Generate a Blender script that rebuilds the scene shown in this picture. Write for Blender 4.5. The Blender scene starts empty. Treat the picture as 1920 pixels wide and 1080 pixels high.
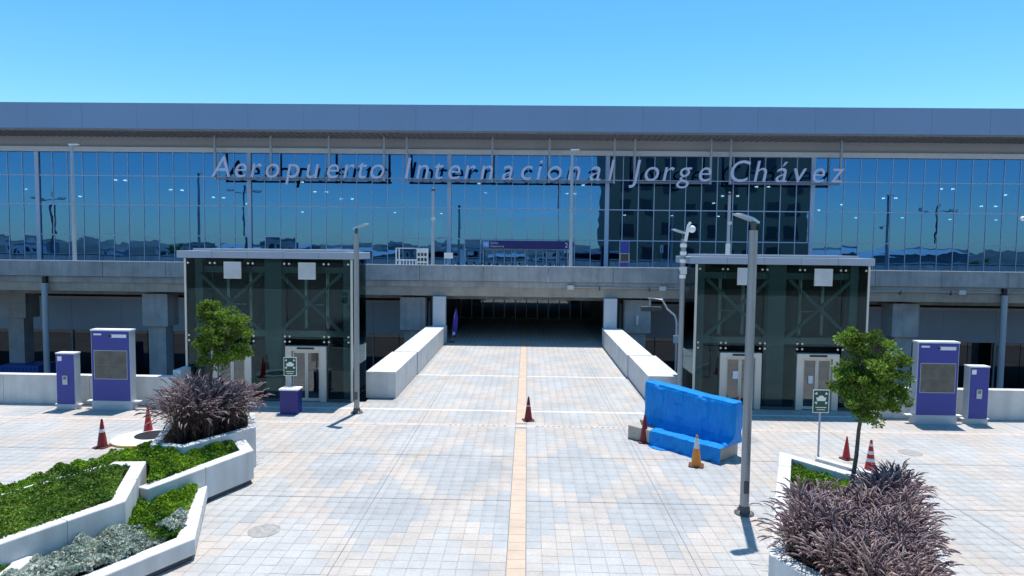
import bpy, math, random
import numpy as np
from mathutils import Matrix, Vector, Euler

random.seed(7)
RNG = np.random.default_rng(11)
R = math.radians
scene = bpy.context.scene
COL = scene.collection

# ------------------------------------------------------------------ camera, sky, sun, exposure
cam_d = bpy.data.cameras.new("camera")
cam_d.sensor_width = 36.0
cam_d.lens = 36.0 * 1230.0 / 1920.0
cam_d.clip_start = 0.1
cam_d.clip_end = 6000.0
cam = bpy.data.objects.new("camera", cam_d)
COL.objects.link(cam)
cam.matrix_world = (Matrix.Translation((0, 0, 6.5)) @ Matrix.Rotation(R(1.3), 4, 'Z')
                    @ Matrix.Rotation(R(90 - 3.4), 4, 'X') @ Matrix.Rotation(R(0.66), 4, 'Z'))
scene.camera = cam

SUN_EL, SUN_AZ = R(74.0), R(13.0)          # azimuth measured from +Y towards +X
world = bpy.data.worlds.new("World")
scene.world = world
world.use_nodes = True
wn = world.node_tree.nodes
wl = world.node_tree.links
wn.clear()
w_out = wn.new("ShaderNodeOutputWorld")
w_bg = wn.new("ShaderNodeBackground")
w_sky = wn.new("ShaderNodeTexSky")
w_sky.sky_type = 'NISHITA'
w_sky.sun_disc = False
w_sky.sun_elevation = SUN_EL
w_sky.sun_rotation = SUN_AZ
w_sky.air_density = 1.0
w_sky.dust_density = 0.25
w_sky.ozone_density = 4.0
w_hs = wn.new("ShaderNodeHueSaturation")
w_hs.inputs['Hue'].default_value = 0.487
w_hs.inputs['Saturation'].default_value = 1.3
w_hs.inputs['Value'].default_value = 1.0
w_bg.inputs['Strength'].default_value = 0.135
wl.new(w_sky.outputs[0], w_hs.inputs['Color'])
wl.new(w_hs.outputs[0], w_bg.inputs[0])
wl.new(w_bg.outputs[0], w_out.inputs[0])

sun_d = bpy.data.lights.new("sun", 'SUN')
sun_d.energy = 4.0
sun_d.angle = R(0.5)
sun_d.color = (1.0, 0.96, 0.90)
sun = bpy.data.objects.new("sun", sun_d)
COL.objects.link(sun)
to_sun = Vector((math.cos(SUN_EL) * math.sin(SUN_AZ), math.cos(SUN_EL) * math.cos(SUN_AZ), math.sin(SUN_EL)))
sun.rotation_euler = to_sun.to_track_quat('Z', 'Y').to_euler()
sun.location = (0, 0, 60)

scene.view_settings.view_transform = 'Standard'
scene.view_settings.look = 'None'
scene.view_settings.gamma = 1.0
scene.view_settings.use_curve_mapping = False
scene.view_settings.exposure = 0.5
scene.cycles.max_bounces = 8
scene.cycles.transparent_max_bounces = 12
scene.cycles.caustics_reflective = False
scene.cycles.caustics_refractive = False

# ------------------------------------------------------------------ materials
MATS = {}


def new_mat(name):
    m = bpy.data.materials.new(name)
    m.use_nodes = True
    nt = m.node_tree
    bs = nt.nodes["Principled BSDF"]
    MATS[name] = m
    return m, nt, bs


def paint(name, col, rough=0.6, metal=0.0, var=0.12, scale=1.2, bump=0.0, bscale=60.0, spec=0.4, streak=0.0):
    """Even paint, concrete or metal with large and small tonal variation of its own."""
    m, nt, bs = new_mat(name)
    N, L = nt.nodes, nt.links
    geo = N.new("ShaderNodeNewGeometry")
    n1 = N.new("ShaderNodeTexNoise")
    n1.inputs['Scale'].default_value = scale
    n1.inputs['Detail'].default_value = 6.0
    n1.inputs['Roughness'].default_value = 0.65
    L.new(geo.outputs['Position'], n1.inputs['Vector'])
    ramp = N.new("ShaderNodeMapRange")
    ramp.inputs['From Min'].default_value = 0.3
    ramp.inputs['From Max'].default_value = 0.7
    ramp.inputs['To Min'].default_value = 1.0 - var
    ramp.inputs['To Max'].default_value = 1.0 + var * 0.5
    L.new(n1.outputs['Fac'], ramp.inputs['Value'])
    val = ramp.outputs[0]
    if streak > 0:
        mp = N.new("ShaderNodeMapping")
        mp.inputs['Scale'].default_value = (3.0, 3.0, 0.25)
        L.new(geo.outputs['Position'], mp.inputs['Vector'])
        n2 = N.new("ShaderNodeTexNoise")
        n2.inputs['Scale'].default_value = 1.0
        n2.inputs['Detail'].default_value = 4.0
        L.new(mp.outputs[0], n2.inputs['Vector'])
        r2 = N.new("ShaderNodeMapRange")
        r2.inputs['From Min'].default_value = 0.45
        r2.inputs['From Max'].default_value = 0.75
        r2.inputs['To Min'].default_value = 1.0
        r2.inputs['To Max'].default_value = 1.0 - streak
        L.new(n2.outputs['Fac'], r2.inputs['Value'])
        mu = N.new("ShaderNodeMath")
        mu.operation = 'MULTIPLY'
        L.new(val, mu.inputs[0])
        L.new(r2.outputs[0], mu.inputs[1])
        val = mu.outputs[0]
    mix = N.new("ShaderNodeVectorMath")
    mix.operation = 'SCALE'
    mix.inputs[0].default_value = col
    L.new(val, mix.inputs['Scale'])
    L.new(mix.outputs[0], bs.inputs['Base Color'])
    bs.inputs['Roughness'].default_value = rough
    bs.inputs['Metallic'].default_value = metal
    bs.inputs['Specular IOR Level'].default_value = spec
    if bump > 0:
        n3 = N.new("ShaderNodeTexNoise")
        n3.inputs['Scale'].default_value = bscale
        n3.inputs['Detail'].default_value = 4.0
        L.new(geo.outputs['Position'], n3.inputs['Vector'])
        bp = N.new("ShaderNodeBump")
        bp.inputs['Strength'].default_value = bump
        bp.inputs['Distance'].default_value = 0.01
        L.new(n3.outputs['Fac'], bp.inputs['Height'])
        L.new(bp.outputs[0], bs.inputs['Normal'])
    return m


def tint_mat(name, source, rough=0.7, translucent=0.0, var=0.15, scale=30.0, spec=0.3):
    """Colour comes from a per-piece attribute ('tint') or from the object's own colour."""
    m, nt, bs = new_mat(name)
    N, L = nt.nodes, nt.links
    if source == 'attr':
        a = N.new("ShaderNodeAttribute")
        a.attribute_name = "tint"
        colout = a.outputs['Color']
    else:
        a = N.new("ShaderNodeObjectInfo")
        colout = a.outputs['Color']
    geo = N.new("ShaderNodeNewGeometry")
    n1 = N.new("ShaderNodeTexNoise")
    n1.inputs['Scale'].default_value = scale
    n1.inputs['Detail'].default_value = 4.0
    L.new(geo.outputs['Position'], n1.inputs['Vector'])
    r = N.new("ShaderNodeMapRange")
    r.inputs['From Min'].default_value = 0.3
    r.inputs['From Max'].default_value = 0.7
    r.inputs['To Min'].default_value = 1.0 - var
    r.inputs['To Max'].default_value = 1.0 + var * 0.4
    L.new(n1.outputs['Fac'], r.inputs['Value'])
    val = r.outputs[0]
    if name.startswith('tile'):
        # broad dirt and wear over the paving
        n2 = N.new("ShaderNodeTexNoise")
        n2.inputs['Scale'].default_value = 0.45
        n2.inputs['Detail'].default_value = 7.0
        n2.inputs['Roughness'].default_value = 0.7
        L.new(geo.outputs['Position'], n2.inputs['Vector'])
        r2 = N.new("ShaderNodeMapRange")
        r2.inputs['From Min'].default_value = 0.35
        r2.inputs['From Max'].default_value = 0.65
        r2.inputs['To Min'].default_value = 0.84
        r2.inputs['To Max'].default_value = 1.06
        L.new(n2.outputs['Fac'], r2.inputs['Value'])
        mu = N.new("ShaderNodeMath")
        mu.operation = 'MULTIPLY'
        L.new(val, mu.inputs[0])
        L.new(r2.outputs[0], mu.inputs[1])
        # scattered spills and scuffs
        n4 = N.new("ShaderNodeTexNoise")
        n4.inputs['Scale'].default_value = 1.7
        n4.inputs['Detail'].default_value = 8.0
        n4.inputs['Roughness'].default_value = 0.75
        n4.inputs['Distortion'].default_value = 0.8
        L.new(geo.outputs['Position'], n4.inputs['Vector'])
        r4 = N.new("ShaderNodeMapRange")
        r4.inputs['From Min'].default_value = 0.60
        r4.inputs['From Max'].default_value = 0.74
        r4.inputs['To Min'].default_value = 1.0
        r4.inputs['To Max'].default_value = 0.72
        L.new(n4.outputs['Fac'], r4.inputs['Value'])
        mu2 = N.new("ShaderNodeMath")
        mu2.operation = 'MULTIPLY'
        L.new(mu.outputs[0], mu2.inputs[0])
        L.new(r4.outputs[0], mu2.inputs[1])
        val = mu2.outputs[0]
    sc = N.new("ShaderNodeVectorMath")
    sc.operation = 'SCALE'
    L.new(colout, sc.inputs[0])
    L.new(val, sc.inputs['Scale'])
    L.new(sc.outputs[0], bs.inputs['Base Color'])
    bs.inputs['Roughness'].default_value = rough
    bs.inputs['Specular IOR Level'].default_value = spec
    if translucent > 0:
        tr = N.new("ShaderNodeBsdfTranslucent")
        L.new(sc.outputs[0], tr.inputs['Color'])
        mx = N.new("ShaderNodeMixShader")
        mx.inputs[0].default_value = translucent
        L.new(bs.outputs[0], mx.inputs[1])
        L.new(tr.outputs[0], mx.inputs[2])
        L.new(mx.outputs[0], N["Material Output"].inputs['Surface'])
    return m


def glass(name, trans, refl, fac, wave=0.0, wscale=0.9, rough=0.0):
    """Coated glazing: part of the light passes tinted, part is mirrored."""
    m, nt, bs = new_mat(name)
    N, L = nt.nodes, nt.links
    N.remove(bs)
    t = N.new("ShaderNodeBsdfTransparent")
    t.inputs[0].default_value = (*trans, 1)
    g = N.new("ShaderNodeBsdfGlossy")
    g.inputs['Color'].default_value = (*refl, 1)
    g.inputs['Roughness'].default_value = rough
    fr = N.new("ShaderNodeFresnel")
    fr.inputs['IOR'].default_value = 1.5
    mr = N.new("ShaderNodeMapRange")
    mr.inputs['From Min'].default_value = 0.04
    mr.inputs['From Max'].default_value = 1.0
    mr.inputs['To Min'].default_value = fac
    mr.inputs['To Max'].default_value = 1.0
    L.new(fr.outputs[0], mr.inputs['Value'])
    mx = N.new("ShaderNodeMixShader")
    L.new(mr.outputs[0], mx.inputs[0])
    L.new(t.outputs[0], mx.inputs[1])
    L.new(g.outputs[0], mx.inputs[2])
    L.new(mx.outputs[0], N["Material Output"].inputs['Surface'])
    if wave > 0:
        geo = N.new("ShaderNodeNewGeometry")
        nz = N.new("ShaderNodeTexNoise")
        nz.inputs['Scale'].default_value = wscale
        nz.inputs['Detail'].default_value = 1.0
        L.new(geo.outputs['Position'], nz.inputs['Vector'])
        bp = N.new("ShaderNodeBump")
        bp.inputs['Strength'].default_value = 1.0
        bp.inputs['Distance'].default_value = wave
        L.new(nz.outputs['Fac'], bp.inputs['Height'])
        L.new(bp.outputs[0], g.inputs['Normal'])
    return m


def emit(name, col, strength):
    m, nt, bs = new_mat(name)
    bs.inputs['Base Color'].default_value = (*col, 1)
    bs.inputs['Emission Color'].default_value = (*col, 1)
    bs.inputs['Emission Strength'].default_value = strength
    return m


paint('white_wall', (0.63, 0.63, 0.625), 0.8, var=0.12, scale=1.4, bump=0.25, bscale=40, streak=0.16)
paint('joint_grey', (0.26, 0.26, 0.26), 0.9)
paint('plinth', (0.09, 0.09, 0.10), 0.9)
paint('concrete', (0.39, 0.40, 0.42), 0.85, var=0.28, scale=0.7, bump=0.3, bscale=25, streak=0.22)
paint('concrete_warm', (0.43, 0.38, 0.33), 0.85, var=0.22, scale=0.8, bump=0.3, bscale=25, streak=0.15)  # edge beam's warm bounce light off the plaza is put into this colour
paint('fascia_metal', (0.225, 0.335, 0.51), 0.5, 0.0, var=0.06, scale=0.12)
paint('seam', (0.10, 0.12, 0.15), 0.6)
paint('soffit', (0.25, 0.25, 0.26), 0.8)
paint('band_wall', (0.33, 0.35, 0.39), 0.7, var=0.08, scale=0.2)
paint('beam_white', (0.55, 0.57, 0.62), 0.5, var=0.06)
paint('mullion', (0.37, 0.48, 0.66), 0.45, 0.0, var=0.05)
paint('interior', (0.14, 0.16, 0.18), 0.8, var=0.2, scale=0.1)
paint('interior_floor', (0.10, 0.11, 0.12), 0.5)
paint('panel_grey', (0.38, 0.50, 0.68), 0.6, var=0.08, scale=0.5)
paint('pillar_white', (0.55, 0.58, 0.63), 0.6, var=0.05)
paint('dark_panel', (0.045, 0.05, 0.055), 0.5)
paint('asphalt', (0.055, 0.055, 0.06), 0.9, var=0.3, scale=0.4, bump=0.3, bscale=30)
paint('earth', (0.13, 0.12, 0.10), 0.95, var=0.45, scale=0.03)
paint('hill_earth', (0.19, 0.18, 0.165), 1.0, var=0.5, scale=0.006)
paint('mortar', (0.36, 0.35, 0.335), 0.95, var=0.2, scale=3)
paint('joint_dark', (0.20, 0.20, 0.20), 0.9)
paint('joint_white', (0.74, 0.74, 0.72), 0.8, var=0.1, scale=2)
paint('tactile', (0.56, 0.44, 0.34), 0.8, var=0.14, scale=1.3, bump=0.2)
paint('tactile_row', (0.55, 0.47, 0.41), 0.85, var=0.15, scale=3)
paint('dash', (0.25, 0.22, 0.20), 0.85)
paint('pole_grey', (0.30, 0.32, 0.34), 0.45, 0.5, var=0.08)
paint('pole_light', (0.40, 0.44, 0.50), 0.5, 0.1, var=0.06)
paint('pole_dark', (0.08, 0.085, 0.09), 0.5)
paint('lamp_white', (0.85, 0.86, 0.86), 0.35)
paint('steel', (0.62, 0.62, 0.60), 0.35, 0.8, var=0.08)
paint('door_frame', (0.62, 0.59, 0.53), 0.45, 0.15, var=0.06)
paint('steel_teal', (0.34, 0.44, 0.45), 0.5, 0.0)
paint('lift_roof', (0.33, 0.39, 0.48), 0.5, var=0.06)
paint('vent_white', (0.62, 0.63, 0.64), 0.5)
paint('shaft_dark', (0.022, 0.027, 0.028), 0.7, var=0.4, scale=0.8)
paint('purple', (0.030, 0.046, 0.28), 0.35, var=0.04)
paint('purple_dark', (0.022, 0.022, 0.19), 0.35)
paint('purple_flag', (0.055, 0.03, 0.28), 0.7)
paint('totem_side', (0.44, 0.49, 0.54), 0.4, 0.1, var=0.05)
paint('totem_cap', (0.85, 0.85, 0.85), 0.5)
paint('screen', (0.09, 0.10, 0.10), 0.12, spec=0.9)
paint('map_print', (0.055, 0.07, 0.065), 0.15, var=0.6, scale=3, spec=0.7)
paint('print_white', (0.75, 0.77, 0.85), 0.6)
paint('print_blue', (0.22, 0.42, 0.75), 0.5)
paint('letter_face', (0.58, 0.61, 0.80), 0.45, var=0.04)
paint('letter_rail', (0.18, 0.21, 0.27), 0.5)
paint('hanger', (0.35, 0.38, 0.44), 0.5, 0.2)
paint('sign_navy', (0.018, 0.020, 0.16), 0.4)
paint('sign_green', (0.012, 0.085, 0.055), 0.45)
paint('sign_white', (0.80, 0.80, 0.78), 0.5)
paint('cone_dull', (0.22, 0.018, 0.02), 0.55, var=0.2, scale=6)
paint('cone_red', (0.50, 0.022, 0.03), 0.45, var=0.12, scale=6)
paint('cone_orange', (0.78, 0.25, 0.03), 0.5, var=0.15, scale=6)
paint('cone_base', (0.10, 0.03, 0.03), 0.7)
paint('cone_band', (0.68, 0.66, 0.66), 0.4)
paint('granite', (0.42, 0.37, 0.32), 0.6, var=0.2, scale=5)
paint('container_blue', (0.01, 0.09, 0.36), 0.5, var=0.1)
paint('yellow_paint', (0.62, 0.42, 0.03), 0.6, var=0.15, scale=4)
paint('soil', (0.05, 0.035, 0.025), 1.0, var=0.3, scale=5)
paint('bark', (0.13, 0.11, 0.09), 0.9, var=0.3, scale=10, bump=0.5)
paint('tower_dark', (0.16, 0.15, 0.10), 0.5, var=0.15, scale=0.08)
paint('tower_window', (0.03, 0.035, 0.04), 0.2)
paint('roof_pale', (0.45, 0.52, 0.56), 0.5, var=0.1, scale=0.05)
paint('shed_wall', (0.35, 0.36, 0.36), 0.8, var=0.2, scale=0.1)
paint('paper', (0.75, 0.77, 0.85), 0.8)
paint('manhole', (0.36, 0.34, 0.32), 0.8, var=0.35, scale=8)
paint('black', (0.012, 0.012, 0.014), 0.5)

tm, tnt, tbs = new_mat('tarp')
_g = tnt.nodes.new("ShaderNodeNewGeometry")
_n = tnt.nodes.new("ShaderNodeTexNoise")
_n.inputs['Scale'].default_value = 2.2
_n.inputs['Detail'].default_value = 5
tnt.links.new(_g.outputs['Position'], _n.inputs['Vector'])
_c = tnt.nodes.new("ShaderNodeMix")
_c.data_type = 'RGBA'
_c.inputs[6].default_value = (0.0, 0.17, 0.58, 1)
_c.inputs[7].default_value = (0.0, 0.30, 0.78, 1)
tnt.links.new(_n.outputs['Fac'], _c.inputs[0])
tnt.links.new(_c.outputs[2], tbs.inputs['Base Color'])
tbs.inputs['Roughness'].default_value = 0.4
tbs.inputs['Specular IOR Level'].default_value = 0.22
_n2 = tnt.nodes.new("ShaderNodeTexNoise")
_n2.inputs['Scale'].default_value = 1.0
_n2.inputs['Detail'].default_value = 5
_n2.inputs['Distortion'].default_value = 0.6
_mp = tnt.nodes.new("ShaderNodeMapping")
_mp.inputs['Scale'].default_value = (14.0, 14.0, 3.0)
_mp.inputs['Rotation'].default_value = (0.25, 0.2, 0.0)
tnt.links.new(_g.outputs['Position'], _mp.inputs['Vector'])
tnt.links.new(_mp.outputs[0], _n2.inputs['Vector'])
_b = tnt.nodes.new("ShaderNodeBump")
_b.inputs['Strength'].default_value = 1.0
_b.inputs['Distance'].default_value = 0.06
tnt.links.new(_n2.outputs['Fac'], _b.inputs['Height'])
tnt.links.new(_b.outputs[0], tbs.inputs['Normal'])

tint_mat('tile_attr', 'attr', 0.7, var=0.10, scale=14)
tint_mat('tile_obj', 'obj', 0.7, var=0.10, scale=14)
tint_mat('leaf', 'attr', 0.5, translucent=0.3, var=0.2, scale=9, spec=0.12)
tint_mat('grass', 'attr', 0.75, translucent=0.25, var=0.2, scale=20)

glass('facade_glass', (0.30, 0.42, 0.46), (0.085, 0.262, 0.54), 0.60, wave=0.0026, wscale=0.8)
glass('lower_glass', (0.10, 0.14, 0.15), (0.50, 0.56, 0.60), 0.30, wave=0.001)
glass('lift_glass', (0.56, 0.68, 0.68), (0.36, 0.50, 0.56), 0.055, wave=0.0006)
glass('door_glass', (0.30, 0.36, 0.38), (0.7, 0.75, 0.78), 0.16)
emit('downlight', (1.0, 0.97, 0.90), 18.0)
emit('glow_blue', (0.005, 0.12, 0.75), 1.3)
emit('glow_cyan', (0.0, 0.35, 0.60), 0.9)

# ------------------------------------------------------------------ mesh helpers
OFF = {}


class MB:
    def __init__(self):
        self.v, self.f = [], []

    def add(self, vs, fs):
        b = len(self.v)
        self.v += [tuple(p) for p in vs]
        self.f += [tuple(i + b for i in q) for q in fs]
        return self

    def box(self, x0, x1, y0, y1, z0, z1):
        return self.add([(x0, y0, z0), (x1, y0, z0), (x1, y1, z0), (x0, y1, z0),
                         (x0, y0, z1), (x1, y0, z1), (x1, y1, z1), (x0, y1, z1)],
                        [(0, 3, 2, 1), (4, 5, 6, 7), (0, 1, 5, 4), (1, 2, 6, 5), (2, 3, 7, 6), (3, 0, 4, 7)])

    def prism(self, poly, z0, z1):
        n = len(poly)
        area = sum(poly[i][0] * poly[(i + 1) % n][1] - poly[(i + 1) % n][0] * poly[i][1] for i in range(n))
        if area < 0:
            poly = poly[::-1]
        vs = [(x, y, z0) for x, y in poly] + [(x, y, z1) for x, y in poly]
        fs = [tuple(range(n - 1, -1, -1)), tuple(range(n, 2 * n))]
        fs += [(i, (i + 1) % n, n + (i + 1) % n, n + i) for i in range(n)]
        return self.add(vs, fs)

    def bar(self, p, q, w, h=None):
        """Square bar from p to q."""
        h = h or w
        p, q = Vector(p), Vector(q)
        d = (q - p).normalized()
        up = Vector((0, 0, 1)) if abs(d.z) < 0.95 else Vector((0, 1, 0))
        s = d.cross(up).normalized() * (w / 2)
        u = s.cross(d).normalized() * (h / 2)
        vs = [p - s - u, p + s - u, p + s + u, p - s + u, q - s - u, q + s - u, q + s + u, q - s + u]
        return self.add(vs, [(0, 3, 2, 1), (4, 5, 6, 7), (0, 1, 5, 4), (1, 2, 6, 5), (2, 3, 7, 6), (3, 0, 4, 7)])

    def tube(self, pts, rad, n=10, cap=True):
        pts = [Vector(p) for p in pts]
        if not hasattr(rad, '__len__'):
            rad = [rad] * len(pts)
        vs, fs = [], []
        for i, p in enumerate(pts):
            d = (pts[min(i + 1, len(pts) - 1)] - pts[max(i - 1, 0)]).normalized()
            a = Vector((1, 0, 0)) if abs(d.x) < 0.9 else Vector((0, 1, 0))
            s = d.cross(a).normalized()
            t = d.cross(s).normalized()
            for k in range(n):
                an = 2 * math.pi * k / n
                vs.append(p + (s * math.cos(an) + t * math.sin(an)) * rad[i])
        for i in range(len(pts) - 1):
            for k in range(n):
                fs.append((i * n + k, i * n + (k + 1) % n, (i + 1) * n + (k + 1) % n, (i + 1) * n + k))
        if cap:
            fs.append(tuple(range(n - 1, -1, -1)))
            fs.append(tuple(range((len(pts) - 1) * n, len(pts) * n)))
        return self.add(vs, fs)

    def lathe(self, prof, n=20, c=(0, 0, 0)):
        vs, fs = [], []
        for r, z in prof:
            for k in range(n):
                a = 2 * math.pi * k / n
                vs.append((c[0] + r * math.cos(a), c[1] + r * math.sin(a), c[2] + z))
        for i in range(len(prof) - 1):
            for k in range(n):
                fs.append((i * n + k, i * n + (k + 1) % n, (i + 1) * n + (k + 1) % n, (i + 1) * n + k))
        fs.append(tuple(range(n - 1, -1, -1)))
        fs.append(tuple(range((len(prof) - 1) * n, len(prof) * n)))
        return self.add(vs, fs)

    def ball(self, c, r, n=12, m=8, sz=1.0):
        prof = [(max(r * math.sin(math.pi * i / m), 1e-4), -r * sz * math.cos(math.pi * i / m)) for i in range(m + 1)]
        return self.lathe(prof, n, c)

    def mesh(self, name, mat, off=(0, 0, 0)):
        me = bpy.data.meshes.new(name)
        me.from_pydata([(x - off[0], y - off[1], z - off[2]) for x, y, z in self.v], [], self.f)
        if mat:
            me.materials.append(MATS[mat])
        me.update()
        return me

    def build(self, name, mat, parent=None, smooth=False, bevel=0.0):
        off = OFF.get(parent.name, (0, 0, 0)) if parent else (0, 0, 0)
        me = self.mesh(name, mat, off)
        if smooth:
            me.polygons.foreach_set('use_smooth', [True] * len(me.polygons))
            me.set_sharp_from_angle(angle=R(40))
        return link(name, me, parent, bevel)


def link(name, me, parent=None, bevel=0.0):
    o = bpy.data.objects.new(name, me)
    COL.objects.link(o)
    if parent:
        o.parent = parent
        OFF[o.name] = OFF.get(parent.name, (0, 0, 0))
    if bevel > 0:
        b = o.modifiers.new('bevel', 'BEVEL')
        b.width = bevel
        b.segments = 2
        b.limit_method = 'ANGLE'
    return o


def empty(name, loc=(0, 0, 0)):
    o = bpy.data.objects.new(name, None)
    COL.objects.link(o)
    o.location = loc
    o.empty_display_size = 0.3
    OFF[o.name] = tuple(loc)
    return o


def tag(o, label, cat, group=None):
    o['label'] = label
    o['category'] = cat
    if group:
        o['group'] = group
    return o


def struct(o, label=None):
    o['kind'] = 'structure'
    if label:
        o['label'] = label
    return o


def copy_tree(o, parent=None):
    c = o.copy()
    COL.objects.link(c)
    c.parent = parent
    for ch in list(o.children):
        copy_tree(ch, c)
    return c


def B(x0, x1, y0, y1, z0, z1):
    return MB().box(x0, x1, y0, y1, z0, z1)


def glyph(ch, size, shear=0.0, extrude=0.05, offset=0.0):
    """A letter as a mesh standing in the XZ plane, its front towards -Y; returns verts, faces, bounds."""
    cu = bpy.data.curves.new('glyph', 'FONT')
    cu.body = ch
    cu.size = size
    cu.shear = shear
    cu.extrude = extrude
    cu.offset = offset
    cu.resolution_u = 5
    ob = bpy.data.objects.new('glyph', cu)
    COL.objects.link(ob)
    dg = bpy.context.evaluated_depsgraph_get()
    dg.update()
    me = bpy.data.meshes.new_from_object(ob.evaluated_get(dg))
    vs = [(v.co.x, -v.co.z, v.co.y) for v in me.vertices]
    fs = [tuple(p.vertices) for p in me.polygons]
    bpy.data.objects.remove(ob)
    bpy.data.curves.remove(cu)
    bpy.data.meshes.remove(me)
    return vs, fs


# ------------------------------------------------------------------ ground sheets and hills
g = MB()
g.add([(-3000, -3000, -5.3), (3000, -3000, -5.3), (3000, 3000, -5.3), (-3000, 3000, -5.3)], [(0, 1, 2, 3)])
struct(g.build('ground', 'asphalt'), 'dark asphalt ground sheet at the level of the lower road')
g = MB()
g.prism([(-2900, -2900), (2900, -2900), (2900, -45.02), (-2900, -45.02)], -4.0, -0.12)
struct(g.build('terrain', 'earth'), 'flat brown land stretching away on the plaza side of the terminal')

for hi, (cx, cy, w, h, sd) in enumerate([(-620, -1150, 900, 20, 3), (180, -1500, 1000, 30, 5), (900, -1250, 850, 26, 9), (-1500, -1500, 900, 30, 12)]):
    rs = np.random.default_rng(sd)
    nx, ny = 60, 8
    ph = rs.uniform(0, 6.28, 8)
    vs, fs = [], []
    for j in range(ny + 1):
        for i in range(nx + 1):
            u, t = i / nx, j / ny
            base = math.sin(math.pi * u) ** 0.6 * math.sin(math.pi * t)
            nz = 0.62 + 0.2 * math.sin(9 * u + ph[0]) + 0.12 * math.sin(23 * u + ph[1] + t * 3) + 0.07 * math.sin(51 * u + ph[2])
            vs.append((cx + (u - .5) * w * 2, cy + (t - .5) * 400, -1 + base * nz * h))
    for j in range(ny):
        for i in range(nx):
            a = j * (nx + 1) + i
            fs.append((a, a + 1, a + nx + 2, a + nx + 1))
    struct(MB().add(vs, fs).build('hill', 'hill_earth', smooth=True), 'low bare hill on the horizon facing the terminal')

# ------------------------------------------------------------------ plaza slab, bridge, paving
plaza = MB().box(-130, 130, -45, 27.2, -5.25, -0.010).box(-6.75, 6.45, 27.2, 61.4, -1.1, -0.010).build('plaza', 'mortar')
struct(plaza, 'pale tiled plaza with the walkway leading into the terminal')

SX = -0.15                   # middle of the tactile guide strip
TW = 0.335                   # tile pitch
GAP = 0.008
PALE, BLUE, LIGHT = np.array((0.530, 0.465, 0.410)), np.array((0.405, 0.420, 0.428)), np.array((0.490, 0.478, 0.460))


def tile_colour(x, y, rnd, rnd2):
    """Beige diagonal bands framing blue-grey and pale diamonds, mirrored about the guide strip."""
    ax = abs(x - SX)
    u, v = (ax - 1.75) / 3.5, (y - 16.0) / 6.4
    a, b = (u + v), (u - v)
    fa, fb = abs((a % 1.0) - 0.5), abs((b % 1.0) - 0.5)
    da, db = 0.5 - fa, 0.5 - fb
    ia, ib = math.floor(a), math.floor(b)
    wa = 0.075 if (ia % 2 == 0) else 0.17
    wb = 0.075 if (ib % 3 != 0) else 0.15
    if ax > 7:
        wa += 0.03
    if da < wa or db < wb:
        c = PALE if rnd > 0.07 else 0.5 * (LIGHT + PALE)
    else:
        k = (ia * 7 + ib * 3) % 5
        deep = 1.0 if k in (0, 2) else (0.45 if k in (1, 4) else 0.1)
        if ax > 6.5:
            deep *= 0.45
        if y > 30:
            deep *= 0.55
        c = BLUE * deep + LIGHT * (1 - deep)
        if rnd < 0.03:
            c = 0.6 * c + 0.4 * PALE
    mean = np.array((0.468, 0.452, 0.432))
    c = c * 0.70 + mean * 0.30
    return c * (0.955 + 0.07 * rnd2)


def slot(y):
    return (25.93 < y < 26.1) or (23.60 < y < 23.86) or (33.2 < y < 33.34)


tiles = []
Y0 = 3.2
for side in (-1, 1):
    ncol = int(50 / TW)
    for i in range(ncol):
        xc = SX + side * (0.205 + TW * (i + 0.5))
        ax = abs(xc - SX)
        if abs(ax - 3.73) < 0.0:
            continue
        j = 0
        while True:
            yc = Y0 + TW * (j + 0.5)
            j += 1
            if yc > 61:
                break
            if yc > 26.9 and not (-5.5 < xc < 5.15):
                break
            if slot(yc):
                continue
            tiles.append((xc, yc))
tiles = np.array(tiles)
trn = RNG.random((len(tiles), 3))
tcol = np.array([tile_colour(x, y, r[0], r[1]) for (x, y), r in zip(tiles, trn)])
tz = (trn[:, 2] - 0.5) * 0.004
near = (tiles[:, 1] > 12.25) & (tiles[:, 0] > -7.0) & (tiles[:, 0] < 4.75)
order = np.argsort(np.where(near, tiles[:, 1] + 0.05 * np.abs(tiles[:, 0]), 1e9))[:300]
is_near = np.zeros(len(tiles), bool)
is_near[order] = True


def tile_geo(h, b):
    return [(-h, -h, -0.025), (h, -h, -0.025), (h, h, -0.025), (-h, h, -0.025),
            (-h, -h, -b), (h, -h, -b), (h, h, -b), (-h, h, -b),
            (-h + b, -h + b, 0), (h - b, -h + b, 0), (h - b, h - b, 0), (-h + b, h - b, 0)], \
           [(0, 1, 5, 4), (1, 2, 6, 5), (2, 3, 7, 6), (3, 0, 4, 7), (4, 5, 9, 8), (5, 6, 10, 9), (6, 7, 11, 10), (7, 4, 8, 11), (8, 9, 10, 11)]


TV, TF = tile_geo(TW / 2 - GAP / 2, 0.005)
tile_me = MB().add(TV, TF).mesh('paving_tile', 'tile_obj')
for k in np.where(is_near)[0]:
    o = link('paving_tile', tile_me, plaza)
    o.location = (tiles[k, 0], tiles[k, 1], tz[k])
    o.color = (*tcol[k], 1)


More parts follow.
